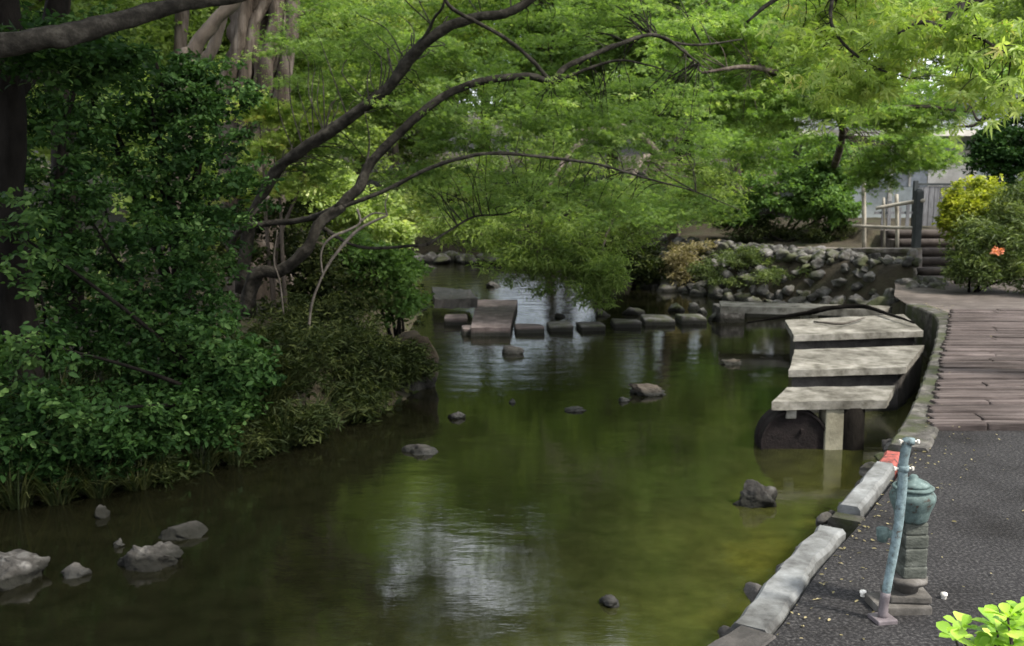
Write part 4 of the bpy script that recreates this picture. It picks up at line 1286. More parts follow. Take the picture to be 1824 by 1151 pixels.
# ---------------- the big maple leaning over the river
base = onground(440, 0, 11.3)
e = empty('leaning_maple', base, 'maple leaning from the left bank with long bent limbs arching over the river', 'tree')
org = Vector(base)
mb = MB()
LIMBS = [
    ([(438, 560, 11.3), (455, 492, 11.2), (500, 482, 11.1), (545, 445, 11.0), (570, 398, 11.0), (610, 365, 11.0)], [0.13, 0.10, 0.085, 0.08, 0.078, 0.075], 12),
    ([(600, 372, 11.0), (640, 332, 11.0), (662, 288, 11.0), (735, 215, 10.9), (790, 172, 10.9), (845, 148, 10.9), (905, 138, 11.0), (945, 136, 11.1), (985, 148, 11.2)], [0.07, 0.075, 0.064, 0.058, 0.055, 0.052, 0.048, 0.045, 0.05], 12),
    ([(985, 148, 11.2), (1005, 122, 11.3), (1050, 100, 11.4), (1100, 80, 11.5), (1160, 62, 11.7), (1200, 76, 11.8), (1250, 80, 12), (1322, 70, 12.2)], [0.045, 0.042, 0.038, 0.034, 0.028, 0.022, 0.018, 0.010], 10),
    ([(1160, 62, 11.7), (1190, 70, 11.7), (1215, 90, 11.8), (1245, 112, 12)], [0.026, 0.022, 0.018, 0.010], 8),
    ([(985, 150, 11.2), (1040, 125, 11.2), (1100, 108, 11.2), (1150, 115, 11.1), (1200, 130, 11.1)], [0.03, 0.024, 0.018, 0.013, 0.008], 8),
    ([(980, 146, 11.2), (950, 110, 11.1), (905, 72, 11.0), (850, 40, 10.9), (800, 10, 10.8), (780, -40, 10.7)], [0.035, 0.03, 0.028, 0.026, 0.026, 0.02], 8),
    ([(410, 440, 11.9), (430, 408, 11.8), (480, 398, 11.7), (540, 392, 11.5), (600, 372, 11.0)], [0.05, 0.045, 0.042, 0.045, 0.05], 10),
    ([(430, 520, 12.4), (445, 400, 12.2), (490, 308, 12.0), (540, 266, 11.8), (620, 212, 11.6), (690, 158, 11.5), (735, 98, 11.4), (790, 52, 11.3), (845, 32, 11.3), (900, 24, 11.3), (945, 0, 11.3), (1010, -60, 11.3), (1100, -160, 11.4)], [0.11, 0.09, 0.085, 0.085, 0.088, 0.085, 0.078, 0.072, 0.065, 0.06, 0.055, 0.045, 0.03], 12),
    ([(735, 98, 11.4), (760, 60, 11.3), (775, 30, 11.2), (790, 8, 11.1), (800, -60, 11)], [0.035, 0.026, 0.02, 0.018, 0.012], 8),
    ([(600, 372, 11.0), (680, 342, 10.9), (760, 302, 10.8), (820, 282, 10.7), (880, 273, 10.7), (960, 279, 10.8), (1060, 292, 10.9), (1160, 320, 11.1), (1240, 342, 11.3), (1318, 374, 11.5)], [0.035, 0.03, 0.028, 0.027, 0.025, 0.022, 0.018, 0.014, 0.010, 0.006], 8),
    ([(760, 436, 11.5), (805, 408, 11.6), (845, 386, 11.7), (900, 381, 11.8), (940, 365, 12)], [0.022, 0.02, 0.016, 0.012, 0.006], 7),
    ([(560, 395, 11.4), (640, 440, 11.5), (760, 436, 11.5)], [0.03, 0.025, 0.022], 7),
    ([(640, 332, 11.0), (652, 296, 11.0), (658, 250, 11.1), (650, 200, 11.2)], [0.03, 0.02, 0.012, 0.007], 7),
]
anch = []
for j, (pl, rd, sd) in enumerate(LIMBS):
    P3 = [D(*p) - org for p in pl]
    rd = [r * 0.76 for r in rd]
    tube(mb, P3, rd, sd, 6, 0.2, j * 5 + 1)
    if j not in (0, 6, 11):
        anch += [tuple(p[:3]) for p in catmull([(p.x, p.y, p.z, 0) for p in P3], 4)][3:]
mb.build('limbs', M['bark_limb'], e)
SPR = [
    (D(900, 215, 11.4), (1.6, 0.7, 0.5), 90, 0.34, 0.14, 95, .1),
    (D(1120, 220, 12.0), (1.3, 0.9, 0.55), 80, 0.34, 0.14, 95, .1),
    (D(760, 330, 11.6), (0.8, 0.6, 0.3), 26, 0.28, 0.14, 80, .1),
    (D(900, 345, 13.4), (1.2, 0.7, 0.4), 50, 0.3, 0.16, 80, .1),
    (D(1180, 370, 14.5), (1.1, 0.7, 0.35), 46, 0.3, 0.16, 80, .1),
    (D(1020, 340, 11.6), (1.2, 0.8, 0.32), 50, 0.30, 0.14, 85, .1),
    (D(620, 90, 12.6), (1.1, 0.7, 0.7), 80, 0.32, 0.16, 90, .1),
    (D(820, 100, 13.0), (1.0, 0.7, 0.45), 45, 0.30, 0.16, 85, .1),
    (D(1050, 20, 12.5), (1.5, 0.9, 0.5), 70, 0.32, 0.16, 85, .1),
    (D(560, 280, 12.8), (0.7, 0.4, 0.4), 34, 0.28, 0.16, 85, .1),
    (D(700, 190, 12.8), (0.7, 0.4, 0.4), 34, 0.28, 0.16, 85, .1),
    (D(900, -120, 11.5), (2.4, 1.8, 0.5), 90, 0.36, 0.16, 80, .1),
]
f, cs = foliage('crown', M['l_maple_deep'], SPR, T_PALM, 0.052, 8, 1.0, 0.35, e)
mb = MB()
rng = np.random.default_rng(4)
twigs(mb, rng, anch, cs, 0.5, 0.007, 0.003, 0.08, 3, 5, 1.6)
mb.build('twigs', M['bark_limb'], e)

# a lit yellow-green spray in front of the grey trunk
e = empty('young_maple', onground(480, 0, 12.6), 'young maple with bright yellow green leaves below the grey trunk', 'tree')
foliage('crown', M['l_maple_warm'], [(D(470, 195, 12.4), (0.45, 0.3, 0.16), 26, 0.2, 0.2, 70, .1), (D(540, 225, 12.5), (0.5, 0.3, 0.25), 36, 0.2, 0.2, 70, .1), (D(480, 265, 12.5), (0.45, 0.3, 0.2), 30, 0.18, 0.2, 60, .1), (D(500, 330, 12.6), (0.5, 0.3, 0.2), 30, 0.18, 0.2, 60, .1), (D(420, 330, 12.8), (0.4, 0.3, 0.3), 24, 0.18, 0.2, 60, .1)], T_PALM, 0.055, 9, 0.9, 0.4, e)
stems(e, e.location, [D(460, 200, 12.4), D(545, 220, 12.5), D(485, 262, 12.5)], 0.03, M['bark'], 3, 'trunk')

shrub('weedy_bush', onground(470, 0, 10.6), 'dark tangled low thicket between the left evergreens and the brown boulder', 'bush', M['l_olive'],
      [(D(480, 650, 9.6), (0.6, 0.4, 0.4), 110, 0.14, 0.5, 60, .1), (D(600, 640, 10.5), (0.6, 0.4, 0.4), 110, 0.14, 0.5, 60, .1), (D(500, 750, 9.1), (0.5, 0.3, 0.2), 70, 0.12, 0.6, 55, .1), (D(610, 715, 10.0), (0.5, 0.3, 0.22), 70, 0.12, 0.6, 55, .1),
       (D(400, 790, 8.6), (0.45, 0.3, 0.2), 60, 0.12, 0.6, 55, .1), (D(240, 835, 8.0), (0.55, 0.25, 0.15), 60, 0.12, 0.6, 55, .1), (D(60, 850, 7.7), (0.6, 0.25, 0.15), 60, 0.12, 0.6, 55, .1), (D(700, 625, 11.3), (0.42, 0.3, 0.14), 70, 0.09, 0.6, 50, .1), (D(730, 655, 11.0), (0.28, 0.15, 0.13), 40, 0.08, 0.6, 45, .1), (D(670, 680, 10.7), (0.3, 0.2, 0.2), 40, 0.1, 0.6, 50, .1)], T_NARROW, 0.08, 44)
# pale dead branches
e = empty('dead_branch', onground(560, 0, 11.4) + Vector((0, 0, 0)), 'bare bleached dead branch forked beside the maple trunk', 'branch')
org = Vector(e.location)
mb = MB()
for j, (pl, rd) in enumerate([([(548, 600), (556, 540), (575, 490), (600, 450), (640, 408), (690, 384)], [0.022, 0.02, 0.018, 0.022, 0.024, 0.016]),
               ([(575, 492), (572, 450), (588, 425), (625, 408), (642, 395), (636, 372)], [0.012, 0.014, 0.02, 0.022, 0.02, 0.016]),
               ([(642, 395), (665, 380), (690, 382)], [0.02, 0.013, 0.01]), ([(690, 384), (686, 365), (692, 345)], [0.014, 0.01, 0.006]),
               ([(505, 560), (498, 500), (488, 465), (494, 410)], [0.012, 0.012, 0.014, 0.009]), ([(480, 350), (460, 372), (440, 395)], [0.02, 0.022, 0.02])]):
    tube(mb, [D(u, v, 10.75) - org for u, v in pl], [r * 0.72 for r in rd], 7, 5, 0.2, j * 3)
mb.build('branches', M['dead_wood'], e)


# ---------------- generic trees
def tree_proto(name, seed, h, crown_r, crown_h, mat, bark, size, tmpl, nclump, per, cr, flat, trunk_r, lean=(0, 0), label='', cat='tree', group=None, low=0.35):
    e = empty(name, (0, 0, 0), label, cat, group)
    rr = random.Random(seed)
    mb = MB()
    top = Vector((lean[0], lean[1], h))
    pts = [Vector((0, 0, -0.3))] + [top * k + Vector((rr.uniform(-.12, .12), rr.uniform(-.12, .12), 0)) * h * 0.15 for k in (0.25, 0.5, 0.75)] + [top * 0.97]
    tube(mb, pts, [trunk_r * 1.3, trunk_r, trunk_r * 0.8, trunk_r * 0.5, trunk_r * 0.15], 9, 5, 0.15, seed)
    sp = []
    for k in range(9):
        f_ = rr.uniform(low, 0.9)
        b = top * f_
        a = k * 2.4 + rr.uniform(-.4, .4)
        ln = crown_r * rr.uniform(0.5, 0.85)
        t = b + Vector((math.cos(a) * ln, math.sin(a) * ln, rr.uniform(0.1, 0.4) * crown_h * 0.5))
        tube(mb, [b, b.lerp(t, .4) + Vector((0, 0, .06 * ln)), b.lerp(t, .75) + Vector((0, 0, .1 * ln)), t], [trunk_r * .5, trunk_r * .35, trunk_r * .22, trunk_r * .08], 6, 4, 0.1, k)
        sp.append((t, (crown_r * 0.5, crown_r * 0.5, crown_h * 0.22), nclump // 10, cr, flat, per, .15))
    sp.append((Vector((lean[0], lean[1], h - crown_h * 0.2)), (crown_r * 0.5, crown_r * 0.5, crown_h * 0.28), nclump // 8, cr, flat, per, .15))
    sp.append((Vector((lean[0] * .7, lean[1] * .7, h - crown_h * 0.5)), (crown_r * 0.8, crown_r * 0.8, crown_h * 0.4), nclump // 6, cr, flat, per, .6))
    mb.build('trunk', M[bark], e)
    foliage('crown', mat, sp, tmpl, size, seed, 0.8, 0.25, e)
    return e


def copy_thing(src, loc, rz, sc, label):
    c = src.copy(); C.objects.link(c)
    c.location = loc; c.rotation_euler = (0, 0, rz); c.scale = (sc, sc, sc)
    c['label'] = label
    for ch in list(src.children):
        k = ch.copy(); C.objects.link(k); k.parent = c
    return c


BG = 'trees of the woodland behind the river'
protoA = tree_proto('broadleaf_tree', 101, 9, 3.6, 7.5, M['l_far'], 'bark', 0.17, T_DIAMOND, 620, 50, 0.42, 0.4, 0.17, label='x', group=BG, low=0.2)
protoB = tree_proto('broadleaf_tree', 102, 11, 4.2, 9.5, M['l_far_dark'], 'bark_dark', 0.19, T_DIAMOND, 700, 50, 0.5, 0.4, 0.22, label='x', group=BG, low=0.15)
protoC = tree_proto('broadleaf_tree', 103, 6, 2.6, 5.4, M['l_willow'], 'bark', 0.11, T_DIAMOND, 560, 50, 0.32, 0.35, 0.12, label='x', group=BG, low=0.15)
protoD = tree_proto('broadleaf_tree', 104, 6.5, 2.8, 5.5, M['l_maple_deep'], 'bark_grey', 0.10, T_DIAMOND, 620, 55, 0.34, 0.2, 0.13, label='x', group=BG, low=0.25)
used = set()


def place(proto, u, d, rz, sc, label, dz=0):
    p = D(u, 300, d)
    loc = (p.x, p.y, gz(p.x, p.y) + dz)
    if proto.name not in used:
        used.add(proto.name)
        proto.location = loc; proto.rotation_euler = (0, 0, rz); proto.scale = (sc,) * 3
        proto['label'] = label
        return proto
    return copy_thing(proto, loc, rz, sc, label)


far = [
    (protoB, 400, 26, 0.8, 1.15, 'tall tree on the left bank standing over the upstream water'),
    (protoB, 1215, 31, 2.2, 1.1, 'tall tree on the far bank right of the upstream water'),
    (protoA, 640, 34, 0.3, 1.0, 'yellow green tree straight behind the upstream water, farthest back of the left ones'),
    (protoA, 860, 38, 1.7, 1.1, 'yellow green tree in the middle distance above the white reflection'),
    (protoA, 1090, 36, 2.9, 1.0, 'light green tree behind the dark undercut bush'),
    (protoA, 1330, 34, 4.1, 1.05, 'light green tree behind the bright green bank tree'),
    (protoA, 380, 36, 5.0, 1.1, 'yellow green tree seen right behind the grey multi-stemmed trunk'),
    (protoA, 130, 30, 0.9, 1.0, 'bright tree glimpsed through the gap at the upper left'),
    (protoA, -80, 34, 2.0, 1.1, 'bright tree glimpsed at the left frame edge'),
    (protoB, 500, 48, 0.5, 1.25, 'tall dark tree of the back row behind the grey trunk'),
    (protoB, 760, 52, 1.5, 1.3, 'tall dark tree of the back row above the arching limbs'),
    (protoB, 1010, 50, 2.5, 1.3, 'tall dark tree of the back row at picture centre'),
    (protoB, 1260, 48, 3.5, 1.3, 'tall dark tree of the back row right of centre'),
    (protoB, 1500, 46, 4.5, 1.25, 'tall dark tree of the back row left of the garden house'),
    (protoB, 1740, 44, 5.5, 1.2, 'tall dark tree of the back row behind the garden house'),
    (protoB, 200, 46, 0.2, 1.2, 'tall dark tree of the back row at the left'),
    (protoB, -80, 44, 3.2, 1.2, 'tall dark tree of the back row at the far left'),
    (protoB, 1960, 36, 3.0, 1.0, 'tall dark tree at the right frame edge behind the shrubs'),
    (protoD, 1160, 27, 0.4, 1.0, 'layered green tree behind the undercut bush on the far bank'),
    (protoD, 1320, 24.5, 1.9, 1.0, 'layered green tree over the rubble bank'),
    (protoD, 1480, 27, 3.3, 0.95, 'layered green tree left of the garden house'),
    (protoD, 980, 30, 5.1, 1.05, 'layered green tree right of the upstream water'),
    (protoC, 560, 24, 1.1, 1.0, 'olive green tree on the left bank behind the leaning maple'),
    (protoC, 430, 21, 2.2, 1.0, 'olive green tree behind the weedy bush on the left bank'),
    (protoC, 1820, 27, 4.0, 1.0, 'olive green tree right of the garden house'),
    (protoC, 700, 31, 0.1, 0.9, 'light olive tree on the far bank where the stream disappears'),
    (protoC, 30, 17, 2.6, 0.9, 'olive green tree behind the dark evergreen at the left'),
]
for pr, u, d, rz, sc, lab in far:
    place(pr, u, d, rz, sc, lab)

# willow-like tree whose foliage hangs over the stepping stones
e = empty('weeping_tree', Vector((3.7, 23.6, gz(3.7, 23.6))), 'olive tree on the far bank whose loose branches hang down over the stepping stones', 'tree')
org = Vector(e.location)
mb = MB()
wl = [([(1200, 430, 23.0), (1180, 300, 21.5), (1120, 230, 19.5), (1040, 250, 17.8), (980, 330, 16.8), (960, 430, 16.4)], [0.13, 0.11, 0.08, 0.05, 0.03, 0.012]),
      ([(1180, 300, 21.5), (1150, 280, 19.5), (1120, 330, 18), (1080, 420, 17), (1060, 500, 16.6)], [0.08, 0.06, 0.04, 0.025, 0.01]),
      ([(1120, 230, 19.5), (1000, 240, 18.5), (900, 300, 18), (850, 380, 17.6)], [0.06, 0.045, 0.03, 0.012]),
      ([(1180, 300, 21.5), (1250, 180, 20.5), (1330, 120, 19.5)], [0.08, 0.05, 0.02])]
an = []
for j, (pl, rd) in enumerate(wl):
    P3 = [D(*p) - org for p in pl]
    tube(mb, P3, rd, 8, 5, 0.15, j)
    an += [tuple(p[:3]) for p in catmull([(p.x, p.y, p.z, 0) for p in P3], 4)]
tube(mb, [Vector((0, 0, -.3)), Vector((0, 0, .6)), D(1200, 430, 23.0) - org + Vector((0, 0, .0)), D(1180, 300, 21.5) - org], [0.17, 0.15, 0.13, 0.11], 10, 5, .15, 9)
mb.build('trunk', M['bark'], e)
f, cs = foliage('crown', M['l_willow'], [(D(960, 440, 16.6), (1.0, 0.6, 0.75), 100, 0.26, 0.5, 80, .15), (D(1060, 490, 16.4), (0.55, 0.5, 0.5), 60, 0.22, 0.6, 80, .15), (D(850, 400, 17.6), (0.9, 0.6, 0.45), 60, 0.26, 0.5, 75, .15),
                                   (D(1100, 380, 17.5), (1.0, 0.8, 0.6), 70, 0.28, 0.5, 75, .15), (D(1250, 330, 19), (1.2, 0.8, 0.8), 70, 0.3, 0.5, 75, .15), (D(960, 300, 18), (1.4, .8, .6), 70, 0.3, 0.5, 75, .15)], T_NARROW, 0.10, 12, 0.5, 0.6, e)
mb = MB(); twigs(mb, np.random.default_rng(2), an, cs, 0.35, 0.008, 0.003, -0.02, 1, 4, 2.0); mb.build('twigs', M['bark'], e)

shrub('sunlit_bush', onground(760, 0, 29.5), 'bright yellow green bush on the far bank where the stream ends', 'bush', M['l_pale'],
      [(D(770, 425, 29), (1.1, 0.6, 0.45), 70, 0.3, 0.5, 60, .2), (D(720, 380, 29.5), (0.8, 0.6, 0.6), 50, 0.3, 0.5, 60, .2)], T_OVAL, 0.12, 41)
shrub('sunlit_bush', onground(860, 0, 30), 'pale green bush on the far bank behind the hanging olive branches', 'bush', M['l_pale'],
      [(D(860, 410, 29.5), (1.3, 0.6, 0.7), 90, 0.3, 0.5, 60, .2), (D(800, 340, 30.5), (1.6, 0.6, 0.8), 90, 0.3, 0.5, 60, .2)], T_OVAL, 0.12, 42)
rr = random.Random(88)
for j in range(14):
    u = 705 + j * 15 + rr.uniform(-5, 5)
    dq = 27.0 + rr.uniform(-.1, .5); q = D(u, 455, dq)
    s = rr.uniform(.3, .6)
    rock('boulder', (q.x, q.y, WZ + .08), (s * 1.3, s, s * .8), 900 + j, M['rock_pale'], 'pale boulder lining the far end of the upstream water', 'boulder', 'pale boulders at the far end of the stream', rr.uniform(0, 6))
# bank vegetation on the far right bank
shrub('undercut_bush', onground(1150, 0, 22.2), 'bush with a dark hollow underside over the water on the far bank', 'bush', M['l_olive'],
      [(D(1120, 470, 21.4), (0.8, 0.6, 0.5), 90, 0.22, 0.5, 70, .2), (D(1100, 430, 21.4), (0.7, 0.5, 0.35), 50, 0.22, 0.5, 70, .2)], T_OVAL, 0.085, 13)
shrub('dry_bush', onground(1225, 0, 21.5), 'tan half dry bush drooping over the rocks of the far bank', 'bush', M['l_dry'],
      [(D(1212, 468, 21.0), (0.36, 0.4, 0.42), 50, 0.18, 0.7, 55, .2), (D(1270, 440, 21.3), (0.4, 0.4, 0.15), 20, 0.18, 0.5, 50, .2)], T_NARROW, 0.09, 14)
shrub('bank_bush', onground(1400, 0, 22.0), 'wide bright green layered bush on the terrace above the low wall', 'bush', M['l_fresh'],
      [(D(1420, 340, 21.6), (1.25, 0.7, 0.7), 110, 0.28, 0.3, 80, .2), (D(1310, 375, 22.0), (0.9, 0.6, 0.45), 60, 0.26, 0.3, 70, .2), (D(1490, 290, 21.5), (0.7, 0.5, 0.6), 70, 0.24, 0.3, 70, .2), (D(1490, 370, 21.0), (0.45, 0.5, 0.4), 50, 0.22, 0.3, 70, .2), (D(1220, 340, 22.5), (0.9, 0.5, 0.6), 70, 0.26, 0.3, 70, .2)], T_OVAL, 0.085, 15)
shrub('low_hedge', onground(1420, 0, 21.3), 'dark twiggy low hedge under the bright green bush', 'hedge', M['l_olive'],
      [(D(1350, 410, 21.6), (1.0, 0.4, 0.28), 60, 0.18, 0.6, 60, .2), (D(1470, 415, 21.0), (0.8, 0.4, 0.25), 50, 0.18, 0.6, 60, .2)], T_NARROW, 0.08, 16)
shrub('weed_patch', onground(1330, 0, 20.3), 'tangle of olive weeds growing on the rubble', 'weeds', M['l_azalea'],
      [(D(1330, 458, 20.0), (0.8, 0.4, 0.2), 60, 0.15, 0.6, 50, .2), (D(1430, 462, 19.6), (0.7, 0.3, 0.12), 40, 0.13, 0.5, 45, .2), (D(1260, 480, 20.2), (0.4, 0.3, 0.2), 30, 0.14, 0.6, 50, .2), (D(1380, 490, 19.2), (0.6, 0.3, 0.12), 34, 0.12, 0.5, 45, .2), (D(1460, 485, 18.9), (0.5, 0.3, 0.1), 24, 0.11, 0.5, 40, .2), (D(1300, 500, 19.8), (0.5, 0.3, 0.1), 24, 0.11, 0.5, 40, .2)], T_NARROW, 0.07, 17)

# right-hand shrubs beside the path
shrub('yellow_bush', onground(1745, 0, 16.9), 'rounded bright yellow bush beside the steps', 'bush', M['l_yellow'],
      [(D(1738, 365, 16.9), (0.55, 0.5, 0.46), 150, 0.13, 0.6, 70, .35), (D(1715, 395, 16.8), (0.38, 0.4, 0.35), 70, 0.12, 0.6, 60, .3)], T_OVAL, 0.06, 18)
shrub('azalea_bush', onground(1770, 0, 15.8), 'dark green azalea in front of the yellow bush', 'bush', M['l_azalea'],
      [(D(1775, 440, 15.7), (0.7, 0.5, 0.55), 190, 0.15, 0.6, 65, .2), (D(1830, 380, 15.9), (0.5, 0.5, 0.6), 110, 0.16, 0.6, 65, .2), (D(1735, 475, 15.6), (0.42, 0.4, 0.28), 60, 0.13, 0.6, 60, .2), (D(1850, 480, 15.4), (0.5, 0.5, 0.4), 50, 0.15, 0.6, 60, .2)], T_NARROW, 0.085, 19)
e = empty('orange_blossom', D(1772, 448, 15.1), 'cluster of salmon orange flowers on the dark azalea', 'flowers')
f, cs = foliage('petals', M['flower'], [(D(1776, 446, 15.15), (0.1, 0.05, 0.05), 8, 0.035, 0.8, 14, .1)], T_SPOON, 0.04, 20, 0.3, 0, e)
shrub('camellia_tree', onground(1870, 0, 18.0), 'dark glossy evergreen tree above the yellow bush at the right edge', 'tree', M['l_shrub'],
      [(D(1790, 270, 17.8), (0.62, 0.5, 0.5), 90, 0.2, 0.5, 65, .2), (D(1870, 230, 17.8), (0.8, 0.5, 0.7), 90, 0.22, 0.5, 65, .2), (D(1860, 330, 17.6), (0.6, 0.5, 0.5), 60, 0.2, 0.5, 60, .2)], T_OVAL, 0.075, 21, r0=.06)

# maple overhanging from the right
e = empty('right_maple', Vector((6.2, 8.4, 0)), 'maple outside the right edge whose yellow green hanging leaves fill the upper right', 'tree')
org = Vector(e.location)
mb = MB()
rl = [([(1870, -150, 8.6), (1760, -20, 8.3), (1700, 20, 8.2), (1690, 50, 8.1), (1640, 40, 8.0), (1600, 60, 7.9)], [0.07, 0.05, 0.04, 0.03, 0.018, 0.008]),
      ([(1690, 50, 8.1), (1740, 65, 7.8), (1800, 100, 7.5)], [0.02, 0.014, 0.006]),
      ([(1900, -100, 8.5), (1700, -90, 8.8), (1500, -60, 9.0), (1380, 0, 9.0), (1330, 40, 9)], [0.06, 0.05, 0.035, 0.02, 0.01]),
      ([(1500, -60, 9.0), (1480, 40, 8.8), (1540, 110, 8.5), (1620, 140, 8.3)], [0.02, 0.015, 0.01, 0.005]),
      ([(1900, 150, 11), (1780, 190, 11.3), (1745, 215, 11.4), (1730, 190, 11.5)], [0.03, 0.025, 0.018, 0.008]),
      ([(1780, 190, 11.3), (1740, 222, 11.4), (1700, 225, 11.5)], [0.025, 0.02, 0.008])]
an = []
for j, (pl, rd) in enumerate(rl):
    P3 = [D(*p) - org for p in pl]
    tube(mb, P3, rd, 8, 5, 0.15, j)
    an += [tuple(p[:3]) for p in catmull([(p.x, p.y, p.z, 0) for p in P3], 4)]
tube(mb, [Vector((0, 0, -.2)), Vector((-.1, .1, 1.5)), D(1960, 0, 8.6) - org, D(1870, -150, 8.6) - org, D(1800, -500, 8.8) - org], [0.19, 0.15, 0.12, 0.09, 0.05], 12, 5, .15, 9)
mb.build('trunk', M['bark_limb'], e)
f, cs = foliage('crown', M['l_maple_warm'], [(D(1540, 130, 8.6), (0.7, 0.6, 0.38), 46, 0.2, 0.3, 17, .1), (D(1770, 110, 7.8), (0.45, 0.5, 0.42), 40, 0.18, 0.3, 16, .1), (D(1620, 30, 8.2), (0.6, 0.6, 0.25), 20, 0.2, 0.3, 16, .1),
                                     (D(1480, 30, 9.4), (0.7, 0.6, 0.4), 36, 0.24, 0.25, 20, .1)], T_PALM, 0.115, 22, 0.5, 1.3, e)
mb = MB(); twigs(mb, np.random.default_rng(9), an, cs, 0.6, 0.006, 0.003, 0.05, 1, 4, 1.5); mb.build('twigs', M['bark_limb'], e)
foliage('high_foliage', M['l_maple'], [(D(1500, -330, 9.5), (2.2, 2.2, 0.6), 110, 0.32, 0.2, 60, .1), (D(1850, -300, 8.8), (1.6, 2.0, 0.6), 80, 0.32, 0.2, 60, .1)], T_PALM, 0.07, 23, 0.9, 0.4, e)

e = empty('mid_maple', onground(1460, 0, 22.6), 'soft green maple between the river and the garden house, filling the upper right middle', 'tree')
org = Vector(e.location)
mb = MB()
ml = [([(1485, 300, 21.5), (1500, 220, 17), (1420, 150, 15), (1340, 120, 14), (1250, 130, 13.5)], [0.07, 0.06, 0.05, 0.035, 0.015]), ([(1500, 220, 17), (1560, 200, 15), (1640, 190, 14), (1720, 200, 13.5)], [0.06, 0.045, 0.03, 0.012]), ([(1500, 220, 17), (1430, 60, 16), (1350, -60, 15)], [0.06, 0.04, 0.015])]
an = []
for j, (pl, rd) in enumerate(ml):
    P3 = [D(*p) - org for p in pl]
    tube(mb, P3, rd, 8, 5, 0.15, j)
    an += [tuple(p[:3]) for p in catmull([(p.x, p.y, p.z, 0) for p in P3], 4)]
tube(mb, [Vector((0, 0, -.2)), D(1470, 360, 22.3) - org, D(1485, 300, 21.5) - org], [0.09, 0.08, 0.07], 10, 5, .15, 9)
mb.build('trunk', M['bark_grey'], e)
f, cs = foliage('crown', M['l_maple'], [(D(1400, 170, 14.5), (1.5, 0.8, 0.6), 110, 0.3, 0.2, 75, .1), (D(1600, 200, 14.2), (1.1, 0.8, 0.32), 70, 0.28, 0.2, 65, .1), (D(1300, 60, 14.5), (1.2, 0.8, 0.5), 80, 0.3, 0.2, 75, .1), (D(1500, 20, 15), (1.4, 0.8, 0.6), 80, 0.3, 0.2, 75, .1),
                                (D(1650, 285, 17.0), (0.7, 0.5, 0.2), 36, 0.2, 0.4, 50, .1), (D(1560, 300, 17.0), (0.4, 0.5, 0.4), 36, 0.2, 0.4, 60, .1), (D(1600, 255, 16.5), (0.9, 0.6, 0.45), 60, 0.26, 0.25, 60, .1), (D(1350, 260, 17), (1.2, .8, .45), 60, 0.3, 0.2, 70, .1), (D(1760, 150, 14), (0.9, .8, .35), 40, 0.28, 0.2, 60, .1)], T_PALM, 0.075, 24, 0.9, 0.4, e)
mb = MB(); twigs(mb, np.random.default_rng(9), an, cs, 0.4, 0.007, 0.003, 0.05, 1, 4, 1.8); mb.build('twigs', M['bark_grey'], e)

# lime-green shrub nearest the camera
base = Vector((1.22, 2.1, 0))
e = empty('lime_shrub', base, 'lime green leafy shrub top poking into the lower right corner, nearest the camera', 'shrub')
rng = np.random.default_rng(77)
rnd = random.Random(77)
Ps = []; Hs = []; Ts = []; Ns = []
mbs = MB()
tipc = []
tips = [(1702, 1138), (1712, 1118), (1770, 1135), (1785, 1112), (1800, 1122), (1778, 1150), (1812, 1102), (1832, 1110), (1795, 1148), (1824, 1140), (1760, 1180), (1845, 1150), (1760, 1190), (1870, 1120), (1810, 1165), (1790, 1128), (1808, 1135), (1745, 1185), (1738, 1155), (1752, 1158), (1795, 1100), (1822, 1092), (1815, 1120), (1840, 1128), (1775, 1120)]
for j, (u, v) in enumerate(tips):
    d_ = 2.05 + rnd.uniform(-0.08, 0.14)
    tipc.append(D(u, v, d_))
for j in range(60):
    tipc.append(base + Vector((max(0.02, 0.3 + rnd.gauss(0, 0.15)), rnd.gauss(0.08, 0.15), rnd.uniform(0.45, 0.80))))
for j, t in enumerate(tipc):
    q = t - base
    b = Vector((q.x * 0.25 + .05, q.y * 0.25, 0))
    tube(mbs, [b, b.lerp(q, .5) + Vector((0, 0, .05)), q], [0.006, 0.004, 0.0025], 5, 4, 0.1, j)
    nleaf = 7 if j < len(tips) else 5
    a0 = rnd.uniform(0, 6)
    for k in range(nleaf):
        a = a0 + k * 2.4
        el = rnd.uniform(-0.15, 0.9)
        h = Vector((math.cos(a) * math.cos(el), math.sin(a) * math.cos(el), math.sin(el)))
        Ps.append(tuple(q)); Hs.append(tuple(h)); Ts.append(rnd.random())


def rosette_mesh(name, mat, Ps, Hs, Ts, size, seed):
    rr = random.Random(seed)
    mb = MB(); tint = []
    for P, h, t in zip(Ps, Hs, Ts):
        h = Vector(h); P = Vector(P)
        up = Vector((0, 0, 1)) + Vector((rr.gauss(0, .2), rr.gauss(0, .2), 0))
        y = up.cross(h).normalized(); nz = h.cross(y).normalized()
        s = size * rr.uniform(0.7, 1.2)
        rows = [(0, .02), (.12, .03), (.35, .17), (.55, .29), (.72, .32), (.88, .24), (1, .02)]
        vs = []
        for x, wv in rows:
            cv = -0.35 * x * x * rr.uniform(.8, 1.0)
            for q in (-1, 0, 1):
                vs.append(P + h * x * s + y * wv * s * q + nz * s * (cv * 0.5 + abs(q) * wv * 0.35))
        fs = []
        for i in range(len(rows) - 1):
            for k in range(2):
                a = i * 3 + k
                fs.append((a, a + 1, a + 4, a + 3))
        mb.add(vs, fs, True)
        tint += [t] * len(vs)
    o = mb.build(name, mat, e)
    at = o.data.attributes.new('tint', 'FLOAT', 'POINT')
    at.data.foreach_set('value', np.array(tint, np.float32))
    return o


rosette_mesh('leaves', M['l_lime'], Ps, Hs, Ts, 0.046, 5)
mbs.build('stems', M['step_wood'], e)


